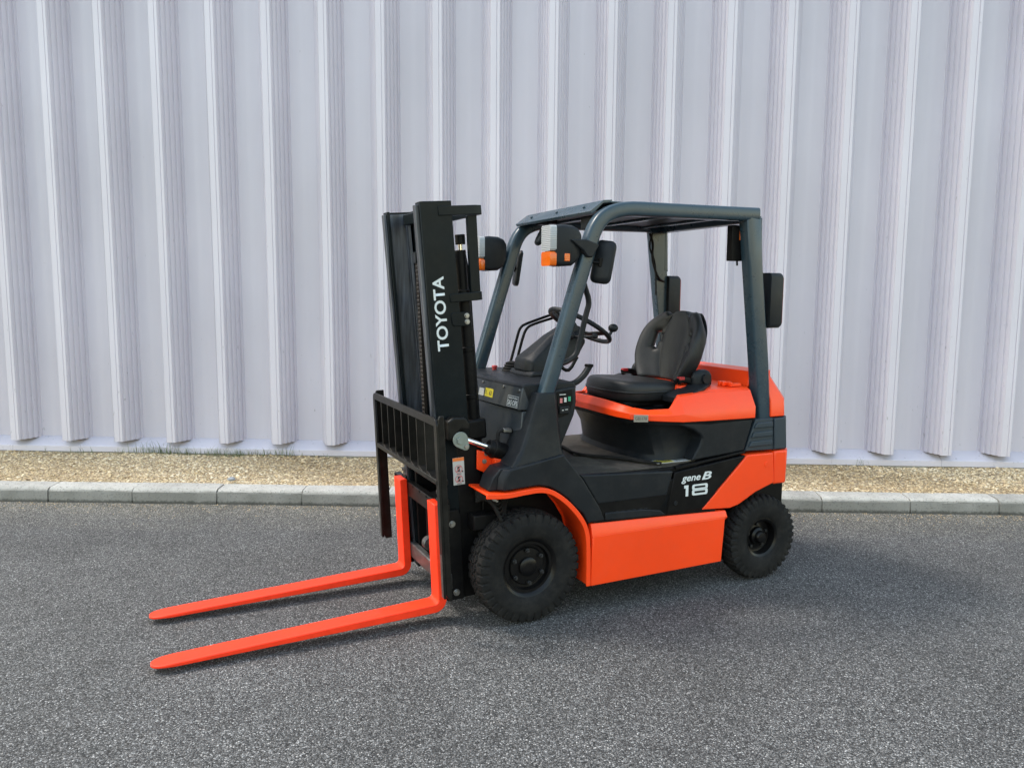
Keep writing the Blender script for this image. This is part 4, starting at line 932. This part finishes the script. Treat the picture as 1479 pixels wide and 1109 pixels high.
# --- seat
def seat_back():
    NA, NB = 28, 26; bm = new(); G = {}
    def hw(b): return .264*(1-.34*max(0.0, (.45-b)/.45)**1.8)*(1-max(0.0, (b-.45)/.62)**3.6)
    holes = [(-.63, .58), (.63, .58)]
    for i in range(NA+1):
        for j in range(NB+1):
            a = -1+2*i/NA; b = j/NB*.985
            y = a*hw(b); c = abs(a)
            x = -1.120-.085*b + .110*c**2.3*(1-.80*b**3) - .009*math.exp(-((c-.44)/.06)**2)*(1 if b < .90 else .2)
            z = 1.020+(.375+.022*(1-a*a))*b
            if c > .9: x -= .018*((c-.9)/.1)**2
            G[i, j] = (x, y, z, a, b)
    H = set()
    for i in range(NA):
        for j in range(NB):
            a = -1+2*(i+.5)/NA; b = (j+.5)/NB*.985
            for ha, hb in holes:
                if ((a-ha)/.100)**2+((b-hb)/.150)**2 < 1: H.add((i, j))
    V = {k: bm.verts.new(v[:3]) for k, v in G.items()}
    for i in range(NA):
        for j in range(NB):
            if (i, j) not in H: bm.faces.new((V[i, j], V[i+1, j], V[i+1, j+1], V[i, j+1]))
    # ease the hole rims back for a padded edge
    for k, v in V.items():
        if any(e.is_boundary for e in v.link_edges) and 0 < k[0] < NA and 0 < k[1] < NB: v.co.x -= .014
    bmesh.ops.remove_doubles(bm, verts=bm.verts[:], dist=1e-5)
    o = obj('seat_backrest', bm, 'vinyl', fk, smooth=80, solid=.078, sub=1)
    return o
sbk = seat_back()
for p in sbk.data.polygons: pass
sd = sbk.modifiers['solid']; sd.offset = 0
bm = new(); NB_ = 8
def cush(z, k, zf):
    pts = []
    for (x, y) in ((-1.06, -.23), (-.90, -.245), (-.76, -.245), (-.69, -.225), (-.645, -.15), (-.628, -.05), (-.628, .05), (-.645, .15), (-.69, .225), (-.76, .245), (-.90, .245), (-1.06, .23)):
        cx = -.85; pts.append((cx+(x-cx)*k, y*k, z+zf*(x+.85)))
    return pts
rings(bm, [cush(.945, .90, 0), cush(.955, .965, 0), cush(.985, 1.0, 0), cush(1.020, 1.0, .03), cush(1.045, .95, .05), cush(1.052, .80, .05), cush(1.040, .55, .03), cush(1.036, .2, .0)])
scu = obj('seat_cushion', bm, 'vinyl', fk, smooth=70, sub=2)
bm = new(); sweep(bm, [(p[0]*1.0, p[1], p[2]) for p in cush(1.0, .985, 0)[1:-1]], circ(.006, 8), ref=(0, 0, 1)); obj('cushion_piping', bm, 'vinyl', scu, smooth=70)
bm = new(); prism(bm, [(-.68, .925), (-.66, .95), (-1.10, .95), (-1.12, .925)], -.20, .20); obj('seat_base', bm, 'black', fk, bevel=.004)
for s in (1, -1):
    bm = new(); ellipsoid(bm, (-1.095, s*.275, 1.055), .062, .030, .058, 20, 12, .8); cyl(bm, (-1.10, s*.255, 1.065), (-1.10, s*.318, 1.065), .026, 20); hg = obj('recliner_cover', bm, 'plastic', fk, smooth=50)
    bm = new(); rings(bm, [[(x+a, s*.290+b, z) for a, b in rrect(.060, .030, .008, 2)] for x, z in ((-1.12, .985), (-1.05, 1.03))]); obj('recliner_base', bm, 'plastic', hg, smooth=50)
    bm = new(); sweep(bm, smoothpath([(-1.06, s*.262, 1.04), (-1.00, s*.262, 1.065), (-.955, s*.262, 1.052)], 2), rrect(.022, .030, .004, 2)); bk = obj('belt_buckle', bm, 'black', fk, smooth=50)
    bm = new(); box(bm, -.955, -.990, s*.262-.012, s*.262+.012, 1.060, 1.076); obj('buckle_button', bm, 'red', bk, bevel=.002)
    bm = new(); sweep(bm, smoothpath([(-1.06, s*.235, 1.03), (-1.00, s*.235, 1.050), (-.95, s*.225, 1.052)], 2), rrect(.004, .045, .0015, 1), ref=(0, 0, 1)); obj('seat_belt', bm, 'black', fk, smooth=50)
bm = new(); tube(bm, [(-.64, -.05, .93), (-.61, .05, .928), (-.605, .15, .93), (-.63, .22, .94)], .006, 8, 1); obj('seat_slide_bar', bm, 'black', fk, smooth=60)

# ------------------------------------------------------------------ mast (leaning)
MT, MB_ = 1.914, .105
def chan(bm, xa, xb, yo, yi, web, fl_, z0, z1):
    """C section: web at yo, flanges reach to yi"""
    s = 1 if yo > yi else -1
    prism(bm, [(xa, yo), (xb, yo), (xb, yi), (xb-fl_, yi), (xb-fl_, yo-s*web), (xa+fl_, yo-s*web), (xa+fl_, yi), (xa, yi)], z0, z1, 'z')
for s in (1, -1):
    bm = new(); chan(bm, .172, .319, s*.276, s*.215, .014, .016, MB_, MT); oc = obj('outer_mast_channel', bm, 'mast', fk, tilt=MTILT, bevel=.003)
    bm = new(); chan(bm, .200, .334, s*.258, s*.222, .012, .014, MB_+.03, MT-.012); ic = obj('inner_mast_channel', bm, 'scuffed', fk, tilt=MTILT, bevel=.003)
bm = new(); box(bm, .200, .240, -.21, .21, 1.845, 1.896); obj('inner_mast_top_beam', bm, 'mast', fk, tilt=MTILT, bevel=.004)
bm = new(); box(bm, .174, .199, -.21, .21, .30, .40); box(bm, .174, .199, -.21, .21, .70, .78); obj('mast_lower_beam', bm, 'mast', fk, tilt=MTILT, bevel=.004)
# rear loops that tie the outer channels, and the upright between them
def loop(z0, z1, xa, xb):
    bm = new(); pth = [(xa, .2805), (xb+.04, .2805), (xb+.005, .262), (xb, .23), (xb, -.23), (xb+.005, -.262), (xb+.04, -.2805), (xa, -.2805)]
    rs = []
    for i, p in enumerate(pth):
        inn_ = [(0, -.018), (0.0, -.018), (.014, -.014), (.018, 0), (.018, 0), (.014, .014), (0, .018), (0, .018)][i]
        rs.append([(p[0], p[1], z0), (p[0], p[1], z1), (p[0]+inn_[0], p[1]+inn_[1], z1), (p[0]+inn_[0], p[1]+inn_[1], z0)])
    rings(bm, rs); return obj('mast_tie_beam', bm, 'mast', fk, tilt=MTILT, bevel=.003)
loop(1.850, 1.892, .238, .020); loop(1.472, 1.510, .215, .047)
for s in (1, -1):
    bm = new(); rings(bm, [[(x0+a, s*.243+b_, z) for a, b_ in ((.024, .010), (.024, -.010), (-.024, -.010), (-.024, .010))] for x0, z in ((.078, 1.508), (.070, 1.850))]); obj('tie_upright', bm, 'mast', fk, tilt=MTILT, bevel=.003)
# lift cylinders, hoses
for s in (1, -1):
    bm = new(); cyl(bm, (.120, s*.20, .14), (.120, s*.20, 1.50), .031, 24); cyl(bm, (.120, s*.20, 1.50), (.118, s*.20, 1.70), .026, 20); lc = obj('lift_cylinder', bm, 'black', fk, tilt=MTILT, bevel=.003)
    bm = new(); cyl(bm, (.116, s*.20, 1.70), (.116, s*.20, 1.73), .010, 12); obj('lift_rod', bm, 'chrome', lc, tilt=MTILT)
    bm = new(); cyl(bm, (.114, s*.20, 1.725), (.114, s*.20, 1.770), .023, 20); obj('rod_end_cap', bm, 'black', lc, tilt=MTILT, bevel=.003)
    bm = new(); box(bm, .070, .170, s*.20-.045, s*.20+.045, .83, .925); obj('cylinder_bracket', bm, 'black', fk, tilt=MTILT, bevel=.012, segs=3)
    for z in (1.02, 1.24, 1.50):
        bm = new(); cyl(bm, (.120, s*.20, z), (.120, s*.20, z+.022), .0335, 24); obj('cylinder_gland', bm, 'black', lc, tilt=MTILT, bevel=.003)
bm = new(); tube(bm, [(.085, .178, .35), (.082, .178, 1.2), (.080, .18, 1.58), (.098, .19, 1.70)], .009, 10, 2); obj('lift_hose', bm, 'rubber', fk, tilt=MTILT, smooth=60)
bm = new(); tube(bm, [(.07, .10, .35), (.07, .12, 1.35), (.07, .14, 1.55), (.15, .15, 1.62)], .010, 10, 2); obj('lift_hose', bm, 'rubber', fk, tilt=MTILT, smooth=60)
bm = new(); prism(bm, [(.128, 1.362), (.205, 1.366), (.214, 1.376), (.217, 1.418), (.208, 1.428), (.128, 1.424)], .2765, .2815); pb_ = obj('hose_clamp_plate', bm, 'mast', fk, tilt=MTILT, bevel=.003)
for z in (1.381, 1.408):
    bm = new(); cyl(bm, (.142, .281, z), (.142, .289, z), .0095, 6); cyl(bm, (.142, .280, z), (.142, .2832, z), .0125, 14); obj('clamp_bolt', bm, 'steel', pb_, tilt=MTILT, bevel=.001)
# chain with separate link plates, leaning out to the carriage
ch = empty('lift_chain', (0, 0, 0), fk)
pl = 0.019; zz = .93
lm = new(); cyl(lm, (0, -.016, -pl*.5), (0, .016, -pl*.5), .0075, 8)
for yy in ((-.015, -.0115), (-.007, -.003), (.003, .007), (.0115, .015)):
    prism(lm, [(.0085*math.cos(a), .0085*math.sin(a)+(pl*.5 if math.sin(a) > 0 else -pl*.5)*.6) for a in [2*PI*i/8+.01 for i in range(8)]], yy[0], yy[1])
bmesh.ops.recalc_face_normals(lm, faces=lm.faces[:]); lmesh = bpy.data.meshes.new('chain_link'); lm.to_mesh(lmesh); lm.free(); lmesh.materials.append(M['chain'])
while zz < 1.655:
    o = bpy.data.objects.new('chain_link', lmesh); COL.objects.link(o); o.parent = ch
    o.matrix_local = MTILT @ Matrix.Translation((.300+.028*(1.655-zz)/.72, .132, zz)) @ Matrix.Rotation(-.039, 4, 'Y'); zz += pl
bm = new(); box(bm, .285, .316, .110, .154, 1.655, 1.705); box(bm, .21, .30, .12, .21, 1.675, 1.70); obj('chain_anchor', bm, 'mast', fk, tilt=MTILT, bevel=.003)
# print on the mast
text('lettering', 'TOYOTA', fk, (.2365, .2768, 1.262), (0, 0, 1), (1, 0, 0), .328, .054, 'white', bold=.022, tilt=MTILT)
# lower side plates with bolts, warning label
for s in (1, -1):
    bm = new(); prism(bm, [(.345, .105), (.345, .52), (.325, .53), (.275, .53), (.262, .50), (.262, .105)], s*.277, s*.296); sp_ = obj('mast_guide_plate', bm, 'black', fk, tilt=True, bevel=.003)
    for x, z in ((.307, .466), (.300, .140)):
        bm = new(); cyl(bm, (x, s*.295, z), (x, s*.307, z), .0115, 6); cyl(bm, (x, s*.295, z), (x, s*.299, z), .016, 16); obj('plate_bolt', bm, 'steel', sp_, tilt=True, bevel=.001)
    bm = new(); prism(bm, [(.262, .105), (.262, .82), (.150, .82), (.150, .105)], s*.270, s*.280); obj('mast_foot_plate', bm, 'black', fk, tilt=True, bevel=.003)
bm = new(); box(bm, .230, .285, .2805, .2815, .640, .766); ml = obj('mast_warning_label', bm, 'sticker', fk, tilt=True, smooth=0)
bm = new(); box(bm, .2305, .2845, .2815, .2820, .750, .7655); obj('label_header', bm, 'orangeprint', ml, tilt=True, smooth=0)
for zc in (.713, .667):
    bm = new(); rings(bm, [[(.258+r*math.cos(a), .2822, zc+r*math.sin(a)) for a in [2*PI*i/20 for i in range(20)]] for r in (.0155, .0190)], caps=False); prism(bm, [(.246, zc+.010), (.249, zc+.013), (.270, zc-.010), (.267, zc-.013)], .2816, .2823); obj('label_symbol', bm, 'pinkprint', ml, tilt=True, smooth=0)
    bm = new(); box(bm, .252, .264, .2816, .2820, zc-.012, zc+.012); box(bm, .236, .243, .2816, .2820, zc-.016, zc-.009); box(bm, .245, .268, .2816, .2820, zc-.024, zc-.0215); obj('label_print', bm, 'darkprint', ml, tilt=True, smooth=0)
# tilt cylinders
for s in (1, -1):
    bm = new(); prism(bm, [(.320, .945), (.290, .962), (.232, .955), (.215, .925), (.214, .895), (.255, .905), (.30, .86), (.32, .86)], s*.277, s*.335); tb = obj('tilt_bracket', bm, 'frame', fk, tilt=True, bevel=.008, segs=3)
    bm = new(); prism(bm, hull([(.266+.036*x, .860+.036*z) for x, z in circ(1, 24)]+[(.242+.017*x, .826+.017*z) for x, z in circ(1, 16)]), s*.338, s*.345); pp = obj('pin_plate', bm, 'castgreen', tb, tilt=True, bevel=.002)
    bm = new(); cyl(bm, (.268, s*.27, .858), (.268, s*.352, .858), .012, 18); cyl(bm, (.268, s*.345, .858), (.268, s*.353, .858), .018, 6); obj('tilt_pin', bm, 'castgreen', tb, tilt=True, bevel=.001)
    bm = new(); cyl(bm, (.240, s*.344, .826), (.240, s*.351, .826), .010, 10); obj('pin_bolt', bm, 'steel', tb, tilt=True, bevel=.001)
    bm = new(); cyl(bm, (.262, s*.316, .846), (.130, s*.316, .797), .0135, 20); tr = obj('tilt_rod', bm, 'chrome', fk, smooth=50)
    bm = new(); d_ = Vector((-.132, 0, -.049)).normalized(); p_ = Vector((.150, s*.316, .804)); cyl(bm, p_, p_+d_*.03, .034, 22, .040); cyl(bm, p_+d_*.03, p_+d_*.26, .040, 22); cyl(bm, p_+d_*.025, p_+d_*.045, .044, 22); obj('tilt_cylinder', bm, 'black', fk, bevel=.003)
    bm = new(); tube(bm, [(.10, s*.316, .83), (.10, s*.318, .865), (.085, s*.32, .878), (.03, s*.32, .872)], .009, 10, 2); obj('tilt_hose', bm, 'rubber', fk, smooth=60)
    bm = new(); cyl(bm, (.075, s*.32, .876), (.035, s*.32, .871), .0125, 6); obj('hose_fitting', bm, 'steel', fk, bevel=.001)
    bm = new(); prism(bm, [(.195, .790), (.120, .768), (.020, .745), (.075, .640), (.195, .700)], s*.288, s*.300); fp_ = obj('front_frame_plate', bm, 'orange', fk, bevel=.004)
    for x, z in ((.160, .735), (.150, .770)):
        bm = new(); cyl(bm, (x, s*.299, z), (x, s*.306, z), .011, 12); obj('frame_bolt', bm, 'steel', fp_, bevel=.001)
    bm = new(); prism(bm, [(.13, .755), (.04, .735), (.065, .690), (.12, .715)], s*.300, s*.345); obj('frame_gusset', bm, 'orange', fk, bevel=.004)
# hoses under the fender front
for k in range(5):
    y = .33+.02*k; bm = new(); tube(bm, [(.20, .30, .55+.012*k), (.16, y, .57), (.12, y+.02, .53-.02*k), (.06, .32, .56), (.0, .29, .58)], .008, 8, 2); obj('brake_hose', bm, 'rubber', fk, smooth=60)
for y in (.335, .372):
    bm = new(); cyl(bm, (.155, y, .575), (.125, y, .560), .010, 6); obj('hose_fitting', bm, 'steel', fk, bevel=.001)
bm = new(); cyl(bm, (.150, .36, .642), (.150, .36, .655), .013, 6); obj('fender_bolt', bm, 'steel', fk, bevel=.001)
bm = new(); box(bm, .05, .235, .28, .36, .43, .50); obj('axle_bracket', bm, 'black', fk, bevel=.006)

# ------------------------------------------------------------------ carriage, backrest, forks (leaning with the mast)
bm = new(); box(bm, .318, .352, -.44, .31, .485, .560); fb = obj('fork_bar', bm, 'frame', fk, tilt=True, bevel=.004)
for k in range(8):
    bm = new(); y = -.42+.10*k; box(bm, .3525, .354, y-.006, y+.006, .545, .556); obj('bar_notch', bm, 'black', fb, tilt=True)
bm = new(); box(bm, .318, .352, -.40, .30, .160, .236); obj('fork_bar', bm, 'worn', fk, tilt=True, bevel=.006)
for s in (1, -1):
    bm = new(); prism(bm, [(.32, .15), (.32, .80), (.27, .80), (.22, .70), (.22, .25), (.27, .15)], s*.165, s*.183); obj('carriage_plate', bm, 'black', fk, tilt=True, bevel=.004)
bm = new(); lathe(bm, [(.001, -.020), (.030, -.020), (.034, -.016), (.034, .016), (.030, .020), (.001, .020)], (.315, -.02, .285), 24); ro = obj('guide_roller', bm, 'worn', fk, tilt=True)
bm = new(); cyl(bm, (.315, -.075, .285), (.315, .035, .285), .008, 12); cyl(bm, (.315, -.075, .270), (.315, -.060, .270), .014, 8); obj('roller_pin', bm, 'steel', ro, tilt=True, bevel=.001)
bm = new(); box(bm, .24, .30, -.10, .10, .10, .52); obj('carriage_back', bm, 'black', fk, tilt=True, bevel=.004)
# load backrest: outer frame with rounded upper corners, slats, lower rail with gussets
br = empty('load_backrest', (0, 0, 0), fk)
fo = []; R_ = .035
def bent(y0, z0): return
for s in (-1, 1):
    for i in range(7):
        a = (PI-PI/2*i/6) if s < 0 else (PI/2-PI/2*i/6)
        fo.append((s*(.492-R_)+R_*math.cos(a), .993-R_+R_*math.sin(a)))
pth = [(-.492, .205)]+fo+[(.492, .205)]
def off(p, d):
    y, z = p; y2 = max(-.492+d, min(.492-d, y)); z2 = min(z, .993-d); return (y2, z2)
bm = new(); rs = [[(.430, p[0], p[1]), (.430, *off(p, .034)), (.420, *off(p, .034)), (.420, p[0], p[1])] for p in pth]
rings(bm, rs); obj('backrest_frame', bm, 'frame', br, tilt=True, bevel=.002, smooth=40)
for y in (-.356, -.292+.06, -.120, -.008, .104, .216, .328, .415):
    pass
for y in (-.345, -.232, -.120, -.006, .107, .220, .334):
    bm = new(); box(bm, .386, .429, y-.0045, y+.0045, .726, .958); obj('backrest_slat', bm, 'frame', br, tilt=True, bevel=.0015)
    bm = new(); prism(bm, [(y+.0045, .742), (y+.0045, .726), (y+.052, .726)], .388, .428, 'x'); obj('slat_gusset', bm, 'frame', br, tilt=True, bevel=.001)
bm = new(); box(bm, .384, .430, -.482, .482, .702, .726); obj('backrest_rail', bm, 'frame', br, tilt=True, bevel=.003)
for s in (1, -1):
    xb = .392 if s > 0 else .372
    bm = new(); prism(bm, [(.4195, .985), (.412, 1.002), (xb, 1.002), (xb, .19), (.405, .19), (.4195, .22)], s*.476, s*.490); obj('backrest_post', bm, 'frame', br, tilt=True, bevel=.003)
    bm = new(); box(bm, .4302, .4325, s*.478-.012, s*.478+.012, .21, .40); obj('worn_edge', bm, 'worn', br, tilt=True, bevel=.001)
# forks
XS, FT, ZI = .392, .039, .1074
def fork(yc):
    bm = new(); hw_ = .050; rs = []
    # shank outline from the top down, round the heel, out to the tip; (front, back) point pairs in (x, z)
    prs = [((XS, .573), (XS-FT, .573)), ((XS, .40), (XS-FT, .40)), ((XS, .20), (XS-FT, .20)), ((XS, .135), (XS-FT, .135))]
    for i in range(1, 7):
        a = PI/2*i/6; inner = (XS+.020*(1-math.cos(a)), ZI+.020*(1-math.sin(a))); 
        outer = (XS-FT+.058*(1-math.cos(a)), ZI-FT+.058*(1-math.sin(a))); prs.append((inner, outer))
    Lf = 1.197
    for q in (.12, .3, .5, .7, .85, .93): prs.append(((XS+Lf*q, ZI-.004*q), (XS+Lf*q, ZI-FT+.021*q)))
    n0 = len(prs)
    for f, b in prs: rs.append([(f[0], yc-hw_, f[1]), (f[0], yc+hw_, f[1]), (b[0], yc+hw_, b[1]), (b[0], yc-hw_, b[1])])
    for q, k in ((.958, .97), (.975, .86), (.988, .68), (.996, .44), (1.0, .20)):
        x_ = XS+Lf*q; rs.append([(x_, yc-hw_*k, ZI-.005), (x_, yc+hw_*k, ZI-.005), (x_, yc+hw_*k, ZI-FT+.0225), (x_, yc-hw_*k, ZI-FT+.0225)])
    rings(bm, rs); o = obj('fork', bm, 'fork', fk, tilt=True, bevel=.0035, segs=2, smooth=30)
    bm = new(); prism(bm, [(.360, .573), (.352, .585), (.318, .585), (.310, .575), (.310, .53), (.318, .53), (.318, .562), (.356, .562)], yc-.03, yc+.03); obj('fork_hook', bm, 'frame', o, tilt=True, bevel=.003)
    bm = new(); cyl(bm, (.345, yc, .573), (.345, yc, .612), .011, 12); cyl(bm, (.345, yc, .607), (.345, yc, .622), .017, 14); obj('fork_pin', bm, 'worn', o, tilt=True, bevel=.002)
    return o
fork(.258); fork(-.258)

# prints on the side
text('model_lettering', 'gene', fk, (-.824, .4836, .570), (-1, 0, 0), (0, 0, 1), .118, .036, 'white', shear=.25, bold=.020)
text('model_lettering', 'B', fk, (-.950, .4836, .580), (-1, 0, 0), (0, 0, 1), .062, .040, 'white', shear=.25, bold=.025)
bm = new(); prism(bm, [(-.842, .561), (-.868, .561), (-.868, .505), (-.852, .505), (-.852, .546), (-.842, .546)], .4832, .4838); obj('model_numeral', bm, 'white', fk, smooth=0)
bm = new()
for zc, hh in ((.5465, .029), (.5205, .031)):
    rings(bm, [[(-.940+a_*k1, .4838, zc+b_*k2) for a_, b_ in rrect(.098, hh, .010, 3)] for k1, k2 in ((1.0, 1.0), (.70, .36))], caps=False)
obj('model_numeral', bm, 'white', fk, smooth=0)
